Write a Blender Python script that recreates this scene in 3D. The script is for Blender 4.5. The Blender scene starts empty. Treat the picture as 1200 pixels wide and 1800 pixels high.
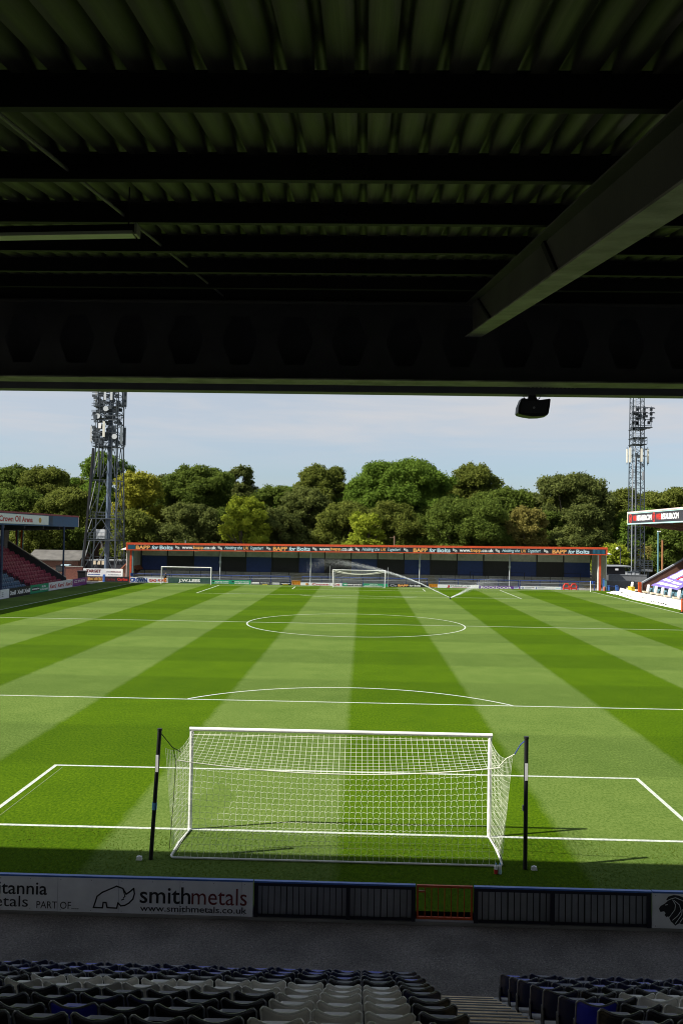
import bpy, bmesh, math, random
import numpy as np
from mathutils import Matrix, Vector
random.seed(7); RNG = np.random.default_rng(7)
S = bpy.context.scene
COL = S.collection
R = math.radians

# ------------------------------------------------------------------ camera
F = 1479.6
CAM = np.array([0.49, -21.177, 7.399])
CR = np.array([0.99954539, 0.02551259, 0.01606609])
CU = np.array([-0.01533172, -0.02872399, 0.99946979])
CW = np.array([-0.02596055, 0.99926175, 0.02831978])
cam_d = bpy.data.cameras.new('camera')
cam = bpy.data.objects.new('camera', cam_d); COL.objects.link(cam)
cam_d.sensor_fit = 'VERTICAL'; cam_d.sensor_height = 36.0; cam_d.lens = F / 1800 * 36
cam_d.clip_start = 0.1; cam_d.clip_end = 6000
cam.matrix_world = Matrix(((CR[0], CU[0], -CW[0], CAM[0]), (CR[1], CU[1], -CW[1], CAM[1]), (CR[2], CU[2], -CW[2], CAM[2]), (0, 0, 0, 1)))
S.camera = cam

# ------------------------------------------------------------------ sky, sun, exposure
SUN_TO = Vector((-1.01, -0.30, 1.0)).normalized()          # towards the sun
elev = math.asin(SUN_TO.z); az = math.atan2(SUN_TO.x, SUN_TO.y)
W = bpy.data.worlds.new('World'); S.world = W; W.use_nodes = True
wn, wl = W.node_tree.nodes, W.node_tree.links
bg = wn['Background']; bg.inputs['Strength'].default_value = 0.115
sky = wn.new('ShaderNodeTexSky'); sky.sky_type = 'NISHITA'; sky.sun_disc = False
sky.sun_elevation = elev; sky.sun_rotation = az; sky.altitude = 100; sky.air_density = 1.0; sky.dust_density = 1.2; sky.ozone_density = 1.2
tc = wn.new('ShaderNodeTexCoord')
mp = wn.new('ShaderNodeMapping'); mp.inputs['Scale'].default_value = (2.6, 2.6, 21.0); mp.inputs['Location'].default_value = (0.3, 0.1, 0.35)
nz = wn.new('ShaderNodeTexNoise'); nz.inputs['Scale'].default_value = 1.3; nz.inputs['Detail'].default_value = 7; nz.inputs['Roughness'].default_value = 0.55; nz.inputs['Distortion'].default_value = 0.4
rp = wn.new('ShaderNodeValToRGB'); rp.color_ramp.elements[0].position = 0.40; rp.color_ramp.elements[1].position = 0.60
rp.color_ramp.elements[0].color = (0.60, 0.60, 0.60, 1); rp.color_ramp.elements[1].color = (1, 1, 1, 1)
sx = wn.new('ShaderNodeSeparateXYZ')
def mapr(a, b, c, d):
    q = wn.new('ShaderNodeMapRange'); q.inputs['From Min'].default_value = a; q.inputs['From Max'].default_value = b
    q.inputs['To Min'].default_value = c; q.inputs['To Max'].default_value = d; wl.new(sx.outputs['Z'], q.inputs['Value']); return q.outputs['Result']
def mul(a, b):
    q = wn.new('ShaderNodeMath'); q.operation = 'MULTIPLY'; wl.new(a, q.inputs[0]); wl.new(b, q.inputs[1]); return q.outputs[0]
mx = wn.new('ShaderNodeMix'); mx.data_type = 'RGBA'
mx.inputs['B'].default_value = (2.78, 2.87, 3.06, 1)
dim = wn.new('ShaderNodeMix'); dim.data_type = 'RGBA'; dim.blend_type = 'MULTIPLY'; dim.inputs['Factor'].default_value = 1.0
dcol = wn.new('ShaderNodeMix'); dcol.data_type = 'RGBA'; dcol.inputs['A'].default_value = (0.46, 0.53, 0.63, 1); dcol.inputs['B'].default_value = (0.70, 0.66, 0.60, 1)
wl.new(tc.outputs['Generated'], sx.inputs['Vector'])
wl.new(mapr(0.05, 0.30, 0, 1), dcol.inputs['Factor'])
wl.new(tc.outputs['Generated'], mp.inputs['Vector']); wl.new(mp.outputs['Vector'], nz.inputs['Vector']); wl.new(nz.outputs['Fac'], rp.inputs['Fac'])
cloud = mul(mul(rp.outputs['Color'], mapr(0.075, 0.125, 0.30, 1.0)), mapr(0.28, 0.60, 1.0, 0.12))
wl.new(sky.outputs['Color'], dim.inputs['A']); wl.new(dcol.outputs['Result'], dim.inputs['B']); wl.new(dim.outputs['Result'], mx.inputs['A'])
wl.new(cloud, mx.inputs['Factor']); wl.new(mx.outputs['Result'], bg.inputs['Color'])
sun_d = bpy.data.lights.new('sun', 'SUN'); sun_d.energy = 4.6; sun_d.angle = R(0.5); sun_d.color = (1.0, 0.95, 0.87)
sun = bpy.data.objects.new('sun', sun_d); COL.objects.link(sun)
sun.rotation_euler = SUN_TO.to_track_quat('Z', 'Y').to_euler(); sun.location = (-60, -20, 60)
S.view_settings.view_transform = 'Standard'; S.view_settings.look = 'None'; S.view_settings.exposure = 0.95; S.view_settings.gamma = 1.0
S.render.engine = 'CYCLES'
S.cycles.max_bounces = 8; S.cycles.diffuse_bounces = 4; S.cycles.glossy_bounces = 3; S.cycles.transparent_max_bounces = 16
S.cycles.use_denoising = True; S.cycles.denoiser = 'OPENIMAGEDENOISE'; S.cycles.denoising_input_passes = 'RGB_ALBEDO_NORMAL'; S.cycles.denoising_prefilter = 'ACCURATE'; S.cycles.pixel_filter_type = 'BLACKMAN_HARRIS'; S.cycles.filter_width = 1.05

# ------------------------------------------------------------------ helpers
def _ray(x, y): return CW + CR * (x - 600) / F - CU * (y - 900) / F
def PY(x, y, Y): d = _ray(x, y); return CAM + d * (Y - CAM[1]) / d[1]      # a sight line met with the plane Y
def PX(x, y, X): d = _ray(x, y); return CAM + d * (X - CAM[0]) / d[0]
def PZ(x, y, Z): d = _ray(x, y); return CAM + d * (Z - CAM[2]) / d[2]

WL = {}
def wloc(o): return WL.get(o.name, np.zeros(3))

ORD = ['first', 'second', 'third', 'fourth', 'fifth', 'sixth', 'seventh', 'eighth', 'ninth', 'tenth', 'eleventh', 'twelfth', 'thirteenth', 'fourteenth', 'fifteenth', 'sixteenth', 'seventeenth', 'eighteenth', 'nineteenth', 'twentieth']
TENS = {20: 'twenty', 30: 'thirty', 40: 'forty', 50: 'fifty', 60: 'sixty'}
def nth(n):
    if n <= 20: return ORD[n - 1]
    t = n // 10 * 10
    return {30: 'thirtieth', 40: 'fortieth', 50: 'fiftieth', 60: 'sixtieth'}[n] if n == t else TENS[t] + '-' + ORD[n - t - 1]

def tag(o, label, cat, group=None, kind=None):
    o['label'] = label; o['category'] = cat
    if group: o['group'] = group
    if kind: o['kind'] = kind
    return o
def thing(name, label, cat, loc, group=None):
    o = bpy.data.objects.new(name, None); o.empty_display_size = 0.2; COL.objects.link(o)
    o.location = [float(v) for v in loc]; WL[o.name] = np.array(loc, float)
    return tag(o, label, cat, group)

class MB:
    def __init__(s): s.v = []; s.f = []; s.m = []
    def add(s, vs, fs, mi=0):
        b = len(s.v); s.v += [tuple(map(float, p)) for p in vs]; s.f += [tuple(b + i for i in f) for f in fs]; s.m += [mi] * len(fs); return s
    def box(s, x0, x1, y0, y1, z0, z1, mi=0):
        return s.add([(x0, y0, z0), (x1, y0, z0), (x1, y1, z0), (x0, y1, z0), (x0, y0, z1), (x1, y0, z1), (x1, y1, z1), (x0, y1, z1)],
                     [(0, 3, 2, 1), (4, 5, 6, 7), (0, 1, 5, 4), (1, 2, 6, 5), (2, 3, 7, 6), (3, 0, 4, 7)], mi)
    def hexa(s, p, mi=0):   # 8 corner points, bottom ring then top ring
        return s.add(p, [(0, 3, 2, 1), (4, 5, 6, 7), (0, 1, 5, 4), (1, 2, 6, 5), (2, 3, 7, 6), (3, 0, 4, 7)], mi)
    def bar(s, a, b, w, h=None, mi=0, up=(0, 0, 1)):
        a = np.array(a, float); b = np.array(b, float); h = w if h is None else h
        d = (b - a) / np.linalg.norm(b - a); u = np.array(up, float)
        if abs(d @ u) > 0.98: u = np.array([0, 1.0, 0])
        r = np.cross(d, u); r /= np.linalg.norm(r); u = np.cross(r, d)
        r = r * w / 2; u = u * h / 2
        return s.hexa([a - r - u, a + r - u, b + r - u, b - r - u, a - r + u, a + r + u, b + r + u, b - r + u], mi)
    def tube(s, pts, rad, n=6, caps=True, mi=0):
        pts = [np.array(p, float) for p in pts]; k = len(pts)
        rads = rad if hasattr(rad, '__len__') else [rad] * k
        b = len(s.v); prev = None
        for i, p in enumerate(pts):
            d = pts[min(i + 1, k - 1)] - pts[max(i - 1, 0)]; d = d / (np.linalg.norm(d) + 1e-12)
            if prev is None:
                u = np.array([0, 0, 1.0]) if abs(d[2]) < 0.9 else np.array([1.0, 0, 0])
            else: u = prev
            r = np.cross(d, u); r /= np.linalg.norm(r) + 1e-12; u = np.cross(r, d); prev = u
            for j in range(n):
                t = 2 * math.pi * j / n
                s.v.append(tuple(p + rads[i] * (math.cos(t) * r + math.sin(t) * u)))
        for i in range(k - 1):
            for j in range(n):
                s.f.append((b + i * n + j, b + i * n + (j + 1) % n, b + (i + 1) * n + (j + 1) % n, b + (i + 1) * n + j)); s.m.append(mi)
        if caps:
            s.f.append(tuple(b + j for j in reversed(range(n)))); s.m.append(mi)
            s.f.append(tuple(b + (k - 1) * n + j for j in range(n))); s.m.append(mi)
        return s
    def poly(s, pts, mi=0): return s.add(pts, [tuple(range(len(pts)))], mi)
    def prism(s, pts2, fn, d0, d1, mi=0):   # extruded outline; fn(u, v, d) -> point
        n = len(pts2); vs = [fn(u, v, d0) for u, v in pts2] + [fn(u, v, d1) for u, v in pts2]
        fs = [tuple(range(n)), tuple(range(2 * n - 1, n - 1, -1))] + [(i, i + n, (i + 1) % n + n, (i + 1) % n) for i in range(n)]
        return s.add(vs, fs, mi)
    def build(s, name, mats, parent=None, base=None, smooth=False):
        me = bpy.data.meshes.new(name)
        off = wloc(parent) if parent is not None else (np.array(base, float) if base is not None else np.zeros(3))
        v = np.array(s.v, float) - off
        me.from_pydata([tuple(p) for p in v], [], s.f)
        mats = mats if isinstance(mats, (list, tuple)) else [mats]
        for m in mats: me.materials.append(m)
        if len(mats) > 1: me.polygons.foreach_set('material_index', s.m)
        if smooth: me.polygons.foreach_set('use_smooth', [True] * len(me.polygons))
        bm = bmesh.new(); bm.from_mesh(me); bmesh.ops.recalc_face_normals(bm, faces=bm.faces); bm.to_mesh(me); bm.free()
        me.update()
        o = bpy.data.objects.new(name, me); COL.objects.link(o)
        if parent is not None: o.parent = parent; WL[o.name] = wloc(parent)
        elif base is not None: o.location = [float(q) for q in base]; WL[o.name] = off
        return o

def fast_mesh(name, V, quads, mat, parent=None, base=None, mats=None, midx=None):
    off = wloc(parent) if parent is not None else (np.array(base, float) if base is not None else np.zeros(3))
    k = quads.shape[1]; me = bpy.data.meshes.new(name)
    me.vertices.add(len(V)); me.vertices.foreach_set('co', (V - off).astype(np.float32).ravel())
    me.loops.add(quads.size); me.loops.foreach_set('vertex_index', quads.astype(np.int32).ravel())
    me.polygons.add(len(quads)); me.polygons.foreach_set('loop_start', np.arange(0, quads.size, k, dtype=np.int32))
    for m in (mats or [mat]): me.materials.append(m)
    if midx is not None: me.polygons.foreach_set('material_index', midx.astype(np.int32))
    me.update(calc_edges=True)
    o = bpy.data.objects.new(name, me); COL.objects.link(o)
    if parent is not None: o.parent = parent; WL[o.name] = wloc(parent)
    elif base is not None: o.location = [float(q) for q in base]
    return o

def mat(name, c, rough=0.6, metal=0.0, var=0.12, scale=3.0, bump=0.0, bscale=40.0, spec=0.5, dirt=0.0):
    m = bpy.data.materials.new(name); m.use_nodes = True; n, l = m.node_tree.nodes, m.node_tree.links
    b = n['Principled BSDF']; b.inputs['Roughness'].default_value = rough; b.inputs['Metallic'].default_value = metal
    b.inputs['Specular IOR Level'].default_value = spec
    t = n.new('ShaderNodeTexCoord')
    if var > 0:
        z = n.new('ShaderNodeTexNoise'); z.inputs['Scale'].default_value = scale; z.inputs['Detail'].default_value = 6
        r = n.new('ShaderNodeValToRGB'); r.color_ramp.elements[0].position = 0.3; r.color_ramp.elements[1].position = 0.7
        r.color_ramp.elements[0].color = tuple(max(0, q * (1 - var)) for q in c) + (1,); r.color_ramp.elements[1].color = tuple(min(1, q * (1 + var)) for q in c) + (1,)
        l.new(t.outputs['Object'], z.inputs['Vector']); l.new(z.outputs['Fac'], r.inputs['Fac']); out = r.outputs['Color']
        if dirt > 0:
            z2 = n.new('ShaderNodeTexNoise'); z2.inputs['Scale'].default_value = scale * 0.35; z2.inputs['Detail'].default_value = 9; z2.inputs['Roughness'].default_value = 0.75
            r2 = n.new('ShaderNodeValToRGB'); r2.color_ramp.elements[0].position = 0.45; r2.color_ramp.elements[1].position = 0.75
            r2.color_ramp.elements[0].color = (0, 0, 0, 1); r2.color_ramp.elements[1].color = (dirt, dirt, dirt, 1)
            mm = n.new('ShaderNodeMix'); mm.data_type = 'RGBA'; mm.inputs['B'].default_value = (0.06, 0.055, 0.045, 1)
            l.new(t.outputs['Object'], z2.inputs['Vector']); l.new(z2.outputs['Fac'], r2.inputs['Fac']); l.new(r2.outputs['Color'], mm.inputs['Factor'])
            l.new(out, mm.inputs['A']); out = mm.outputs['Result']
        l.new(out, b.inputs['Base Color'])
    else: b.inputs['Base Color'].default_value = tuple(c) + (1,)
    if bump > 0:
        z = n.new('ShaderNodeTexNoise'); z.inputs['Scale'].default_value = bscale; z.inputs['Detail'].default_value = 5
        u = n.new('ShaderNodeBump'); u.inputs['Strength'].default_value = bump; u.inputs['Distance'].default_value = 0.02
        l.new(t.outputs['Object'], z.inputs['Vector']); l.new(z.outputs['Fac'], u.inputs['Height']); l.new(u.outputs['Normal'], b.inputs['Normal'])
    return m

M = {}
def mk(k, *a, **kw): M[k] = mat(k, *a, **kw)
mk('white_paint', (0.78, 0.78, 0.76), 0.4, dirt=0.15)
mk('net_white', (0.66, 0.68, 0.56), 0.7, var=0)
mk('black_steel', (0.012, 0.012, 0.014), 0.45, spec=0.3)
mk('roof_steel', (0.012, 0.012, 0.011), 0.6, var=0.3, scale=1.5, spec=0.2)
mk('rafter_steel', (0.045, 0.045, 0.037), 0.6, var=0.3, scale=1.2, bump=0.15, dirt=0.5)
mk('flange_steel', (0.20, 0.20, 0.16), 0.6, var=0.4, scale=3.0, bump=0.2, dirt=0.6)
mk('fascia_dark', (0.075, 0.075, 0.09), 0.5, spec=0.3)
mk('concrete', (0.26, 0.25, 0.23), 0.9, var=0.2, scale=1.5, bump=0.2, dirt=0.4)
mk('step_concrete', (0.90, 0.66, 0.40), 0.9, var=0.25, scale=4, bump=0.3, dirt=0.5)
mk('board_white', (0.86, 0.87, 0.89), 0.45, var=0.05, dirt=0.12)
mk('sign_white', (0.75, 0.76, 0.77), 0.45, var=0.04, dirt=0.06)
mk('sign_black', (0.012, 0.012, 0.016), 0.5)
mk('ink_black', (0.012, 0.012, 0.015), 0.5, var=0)
mk('ink_red', (0.45, 0.02, 0.025), 0.5, var=0)
mk('ink_darkred', (0.16, 0.018, 0.02), 0.5, var=0)
mk('ink_blue', (0.01, 0.06, 0.33), 0.5, var=0)
mk('ink_white', (0.82, 0.82, 0.82), 0.5, var=0)
mk('ink_cyan', (0.55, 0.75, 0.85), 0.5, var=0)
mk('ink_orange', (0.80, 0.38, 0.11), 0.5, var=0)
mk('ink_yellow', (0.72, 0.52, 0.03), 0.5, var=0)
mk('ink_gold', (0.50, 0.28, 0.03), 0.5, var=0)
mk('ink_grey', (0.30, 0.31, 0.34), 0.5, var=0)
mk('bright_red', (0.55, 0.03, 0.02), 0.5, var=0)
mk('rail_blue', (0.05, 0.15, 0.46), 0.4, dirt=0.2)
mk('rail_dark', (0.008, 0.008, 0.022), 0.45)
mk('bar_dark', (0.01, 0.01, 0.012), 0.5)
mk('board_back', (0.42, 0.43, 0.46), 0.6, var=0.15, scale=2, dirt=0.3)
mk('gate_orange', (0.50, 0.075, 0.012), 0.45, dirt=0.2)
mk('orange_red', (0.62, 0.075, 0.02), 0.45, dirt=0.1)
mk('yellow_panel', (0.58, 0.22, 0.01), 0.5, dirt=0.15)
mk('navy_fascia', (0.010, 0.013, 0.022), 0.5)
mk('teal_sheet', (0.015, 0.11, 0.19), 0.5, dirt=0.1)
mk('blue_fascia', (0.016, 0.078, 0.19), 0.5, var=0.1, dirt=0.15)
mk('maroon_trim', (0.22, 0.03, 0.05), 0.5)
mk('pale_trim', (0.72, 0.58, 0.52), 0.5)
mk('cyan_trim', (0.40, 0.62, 0.62), 0.5)
mk('charcoal', (0.035, 0.035, 0.045), 0.5)
mk('grey_panel', (0.68, 0.68, 0.64), 0.6, var=0.1, dirt=0.3)
mk('dark_panel', (0.03, 0.03, 0.033), 0.6)
mk('blue_panel', (0.022, 0.055, 0.24), 0.5)
mk('soffit', (0.80, 0.79, 0.72), 0.7, dirt=0.2)
mk('terrace', (0.46, 0.45, 0.42), 0.9, var=0.15, dirt=0.3)
mk('yellow_paint', (0.42, 0.30, 0.03), 0.7, dirt=0.4)
mk('brick_dark', (0.14, 0.065, 0.045), 0.9, var=0.3, scale=6, dirt=0.3)
mk('brick_red', (0.34, 0.12, 0.07), 0.9, var=0.25, scale=6)
mk('slate', (0.10, 0.095, 0.085), 0.8, var=0.3, scale=1.0, dirt=0.5)
mk('galv', (0.055, 0.068, 0.08), 0.6, metal=0.0, var=0.15)
mk('galv_dark', (0.055, 0.068, 0.08), 0.5, metal=0.3, var=0.2)
mk('antenna', (0.55, 0.57, 0.58), 0.45, var=0.05)
mk('antenna_cream', (0.72, 0.70, 0.60), 0.45, var=0.05)
mk('lamp_dark', (0.02, 0.022, 0.025), 0.4)
mk('post_navy', (0.015, 0.03, 0.08), 0.5)
mk('post_grey', (0.32, 0.34, 0.36), 0.5, dirt=0.2)
mk('post_teal', (0.10, 0.22, 0.24), 0.5)
mk('barrier_blue', (0.02, 0.05, 0.22), 0.5)
mk('barrier_black', (0.02, 0.02, 0.022), 0.6)
mk('green_board', (0.01, 0.27, 0.13), 0.5)
mk('dark_green_board', (0.015, 0.06, 0.05), 0.5)
mk('purple_board', (0.13, 0.04, 0.27), 0.5)
mk('magenta_board', (0.22, 0.04, 0.22), 0.5)
mk('maroon_seat', (0.27, 0.045, 0.075), 0.45, var=0.25, scale=0.8)
mk('pale_blue_seat', (0.10, 0.17, 0.26), 0.4, var=0.25, scale=0.8)
mk('teal_seat', (0.13, 0.27, 0.33), 0.4, var=0.3, scale=0.8)
mk('banner_purple', (0.16, 0.12, 0.40), 0.6, var=0.2, scale=0.6)
mk('cover_white', (0.80, 0.78, 0.74), 0.5, var=0.04)
mk('lump_cream', (0.78, 0.66, 0.48), 0.5)
mk('speaker', (0.012, 0.013, 0.016), 0.5)
mk('fence_grey', (0.20, 0.21, 0.22), 0.7, dirt=0.3)
mk('shed_grey', (0.24, 0.26, 0.28), 0.7, dirt=0.3)
mk('wood_pole', (0.16, 0.10, 0.06), 0.9)
mk('bark', (0.085, 0.07, 0.052), 0.95, var=0.3, scale=2, bump=0.4)
mk('glass_dark', (0.03, 0.035, 0.04), 0.15)
mk('person_dark', (0.02, 0.02, 0.022), 0.8)
mk('person_orange', (0.70, 0.22, 0.02), 0.7)
mk('skin', (0.42, 0.24, 0.17), 0.6)
mk('seat_navy', (0.012, 0.015, 0.060), 0.26, var=0.2, scale=5)
mk('seat_black', (0.012, 0.012, 0.016), 0.26, var=0.2, scale=5)
mk('seat_blue', (0.02, 0.03, 0.62), 0.26, var=0.2, scale=5)
mk('seat_rim', (0.16, 0.165, 0.20), 0.2, var=0, spec=0.9); mk('seat_rim_grey', (0.90, 0.88, 0.84), 0.25, var=0, spec=0.7)  # rim paler than the dark shells: sky highlight painted into its colour
mk('seat_grey', (0.86, 0.82, 0.75), 0.35, var=0.10, scale=6, dirt=0.12)
mk('seat_pan_blue', (0.015, 0.03, 0.42), 0.26)
mk('rope_dark', (0.02, 0.02, 0.03), 0.8, var=0)
mk('strap_blue', (0.02, 0.04, 0.30), 0.7, var=0)
mk('tape_blue', (0.10, 0.35, 0.62), 0.5, var=0)
mk('batten', (0.30, 0.31, 0.22), 0.4)
mk('batten_tube', (0.55, 0.58, 0.42), 0.3)
mk('conduit', (0.10, 0.10, 0.085), 0.5)
mk('line_white', (0.42, 0.46, 0.39), 0.9, var=0.30, scale=14)

def node_mat(name):
    m = bpy.data.materials.new(name); m.use_nodes = True
    return m, m.node_tree.nodes, m.node_tree.links, m.node_tree.nodes['Principled BSDF']

# pitch: mown stripes and cross bands, blades broken up by noise
def pitch_mat():
    m, n, l, b = node_mat('mown_grass'); b.inputs['Roughness'].default_value = 1.0; b.inputs['Specular IOR Level'].default_value = 0.04
    t = n.new('ShaderNodeTexCoord'); s = n.new('ShaderNodeSeparateXYZ')
    wob = n.new('ShaderNodeTexNoise'); wob.inputs['Scale'].default_value = 1.2; wob.inputs['Detail'].default_value = 4
    wm = n.new('ShaderNodeMath'); wm.operation = 'MULTIPLY_ADD'; wm.inputs[1].default_value = 0.25; wm.inputs[2].default_value = -0.125
    l.new(t.outputs['Object'], wob.inputs['Vector']); l.new(wob.outputs['Fac'], wm.inputs[0]); l.new(t.outputs['Object'], s.inputs[0])
    def band(sock, period, off, soft):
        a = n.new('ShaderNodeMath'); a.operation = 'ADD'; l.new(sock, a.inputs[0]); l.new(wm.outputs[0], a.inputs[1])
        d = n.new('ShaderNodeMath'); d.operation = 'MULTIPLY_ADD'; d.inputs[1].default_value = 1 / period; d.inputs[2].default_value = off; l.new(a.outputs[0], d.inputs[0])
        f = n.new('ShaderNodeMath'); f.operation = 'FRACT'; l.new(d.outputs[0], f.inputs[0])
        p = n.new('ShaderNodeMath'); p.operation = 'PINGPONG'; p.inputs[1].default_value = 0.5; 
        q = n.new('ShaderNodeMath'); q.operation = 'ADD'; q.inputs[1].default_value = 0.25; l.new(f.outputs[0], q.inputs[0]); l.new(q.outputs[0], p.inputs[0])
        r = n.new('ShaderNodeMapRange'); r.inputs['From Min'].default_value = 0.25 - soft; r.inputs['From Max'].default_value = 0.25 + soft; l.new(p.outputs[0], r.inputs['Value'])
        return r.outputs['Result']       # 1 in the first half of the period
    sv = band(s.outputs['X'], 11.1, 0.0, 0.012); bv = band(s.outputs['Y'], 11.1, -0.5 * 0 + 0.0, 0.030)
    fine = n.new('ShaderNodeTexNoise'); fine.inputs['Scale'].default_value = 14; fine.inputs['Detail'].default_value = 8; fine.inputs['Roughness'].default_value = 0.8
    mid = n.new('ShaderNodeTexNoise'); mid.inputs['Scale'].default_value = 0.5; mid.inputs['Detail'].default_value = 6; mid.inputs['Roughness'].default_value = 0.7
    mapf = n.new('ShaderNodeMapping'); mapf.inputs['Scale'].default_value = (1.0, 0.55, 1.0)
    l.new(t.outputs['Object'], mapf.inputs['Vector']); l.new(mapf.outputs['Vector'], fine.inputs['Vector']); l.new(t.outputs['Object'], mid.inputs['Vector'])
    def ramp(src, lo, hi, c0, c1):
        r = n.new('ShaderNodeValToRGB'); r.color_ramp.elements[0].position = lo; r.color_ramp.elements[1].position = hi
        r.color_ramp.elements[0].color = c0 + (1,); r.color_ramp.elements[1].color = c1 + (1,); l.new(src, r.inputs['Fac']); return r.outputs['Color']
    light = ramp(fine.outputs['Fac'], 0.39, 0.62, (0.055, 0.099, 0.014), (0.127, 0.183, 0.044))
    dark = ramp(fine.outputs['Fac'], 0.39, 0.62, (0.026, 0.066, 0.0006), (0.076, 0.134, 0.0026))
    def mix(f, a, bb, mode='MIX', fac=None):
        x = n.new('ShaderNodeMix'); x.data_type = 'RGBA'; x.blend_type = mode
        if f is None: x.inputs['Factor'].default_value = fac
        else: l.new(f, x.inputs['Factor'])
        l.new(a, x.inputs['A']); l.new(bb, x.inputs['B']); return x.outputs['Result']
    c = mix(sv, light, dark)
    bandc = ramp(bv, 0.0, 1.0, (0.855, 0.88, 0.85), (1.05, 1.045, 1.04)); c = mix(None, c, bandc, 'MULTIPLY', 1.0)
    patch = ramp(mid.outputs['Fac'], 0.3, 0.7, (0.84, 0.88, 0.80), (1.14, 1.09, 1.12)); c = mix(None, c, patch, 'MULTIPLY', 1.0)
    # goalmouth wear and scattered divots
    wn_ = n.new('ShaderNodeTexNoise'); wn_.inputs['Scale'].default_value = 2.6; wn_.inputs['Detail'].default_value = 9; wn_.inputs['Roughness'].default_value = 0.75; l.new(t.outputs['Object'], wn_.inputs['Vector'])
    gx = n.new('ShaderNodeMath'); gx.operation = 'ABSOLUTE'; l.new(s.outputs['X'], gx.inputs[0])
    gm = n.new('ShaderNodeMapRange'); gm.inputs['From Min'].default_value = 5.5; gm.inputs['From Max'].default_value = 0.5; l.new(gx.outputs[0], gm.inputs['Value'])
    gy = n.new('ShaderNodeMapRange'); gy.inputs['From Min'].default_value = 6.5; gy.inputs['From Max'].default_value = 0.2; l.new(s.outputs['Y'], gy.inputs['Value'])
    gg = n.new('ShaderNodeMath'); gg.operation = 'MULTIPLY'; l.new(gm.outputs['Result'], gg.inputs[0]); l.new(gy.outputs['Result'], gg.inputs[1])
    ga_ = n.new('ShaderNodeMath'); ga_.operation = 'MULTIPLY_ADD'; ga_.inputs[1].default_value = 0.10; l.new(gg.outputs[0], ga_.inputs[0]); l.new(wn_.outputs['Fac'], ga_.inputs[2])
    wf = n.new('ShaderNodeMapRange'); wf.inputs['From Min'].default_value = 0.66; wf.inputs['From Max'].default_value = 0.78; wf.inputs['To Max'].default_value = 0.55; l.new(ga_.outputs[0], wf.inputs['Value'])
    worn = n.new('ShaderNodeRGB'); worn.outputs[0].default_value = (0.115, 0.125, 0.035, 1)
    c = mix(wf.outputs['Result'], c, worn.outputs[0])
    # worn darker turf behind the goal line, and scuffed earth along the board
    l.new(c, b.inputs['Base Color'])
    u = n.new('ShaderNodeBump'); u.inputs['Strength'].default_value = 0.5; u.inputs['Distance'].default_value = 0.03
    l.new(fine.outputs['Fac'], u.inputs['Height']); l.new(u.outputs['Normal'], b.inputs['Normal'])
    return m
M['pitch'] = pitch_mat()

def asphalt_mat():
    m, n, l, b = node_mat('asphalt'); b.inputs['Roughness'].default_value = 0.9
    t = n.new('ShaderNodeTexCoord')
    z = n.new('ShaderNodeTexNoise'); z.inputs['Scale'].default_value = 26; z.inputs['Detail'].default_value = 8; z.inputs['Roughness'].default_value = 0.85
    z2 = n.new('ShaderNodeTexNoise'); z2.inputs['Scale'].default_value = 0.9; z2.inputs['Detail'].default_value = 6
    v = n.new('ShaderNodeTexVoronoi'); v.inputs['Scale'].default_value = 22
    r = n.new('ShaderNodeValToRGB'); r.color_ramp.elements[0].position = 0.36; r.color_ramp.elements[1].position = 0.68
    r.color_ramp.elements[0].color = (0.040, 0.036, 0.031, 1); r.color_ramp.elements[1].color = (0.29, 0.26, 0.23, 1)
    r2 = n.new('ShaderNodeValToRGB'); r2.color_ramp.elements[0].position = 0.3; r2.color_ramp.elements[1].position = 0.7
    r2.color_ramp.elements[0].color = (0.52, 0.50, 0.48, 1); r2.color_ramp.elements[1].color = (1.15, 1.12, 1.1, 1)
    r3 = n.new('ShaderNodeValToRGB'); r3.color_ramp.elements[0].position = 0.085; r3.color_ramp.elements[1].position = 0.11
    r3.color_ramp.elements[0].color = (1, 1, 1, 1); r3.color_ramp.elements[1].color = (0, 0, 0, 1)
    mx1 = n.new('ShaderNodeMix'); mx1.data_type = 'RGBA'; mx1.blend_type = 'MULTIPLY'; mx1.inputs['Factor'].default_value = 1
    mx2 = n.new('ShaderNodeMix'); mx2.data_type = 'RGBA'; mx2.inputs['B'].default_value = (0.5, 0.5, 0.48, 1)
    for q in (z, z2, v): l.new(t.outputs['Object'], q.inputs['Vector'])
    l.new(z.outputs['Fac'], r.inputs['Fac']); l.new(z2.outputs['Fac'], r2.inputs['Fac']); l.new(v.outputs['Distance'], r3.inputs['Fac'])
    l.new(r.outputs['Color'], mx1.inputs['A']); l.new(r2.outputs['Color'], mx1.inputs['B'])
    l.new(mx1.outputs['Result'], mx2.inputs['A']); l.new(r3.outputs['Color'], mx2.inputs['Factor']); l.new(mx2.outputs['Result'], b.inputs['Base Color'])
    u = n.new('ShaderNodeBump'); u.inputs['Strength'].default_value = 0.6; u.inputs['Distance'].default_value = 0.02
    l.new(z.outputs['Fac'], u.inputs['Height']); l.new(u.outputs['Normal'], b.inputs['Normal'])
    return m
M['asphalt'] = asphalt_mat()

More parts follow.
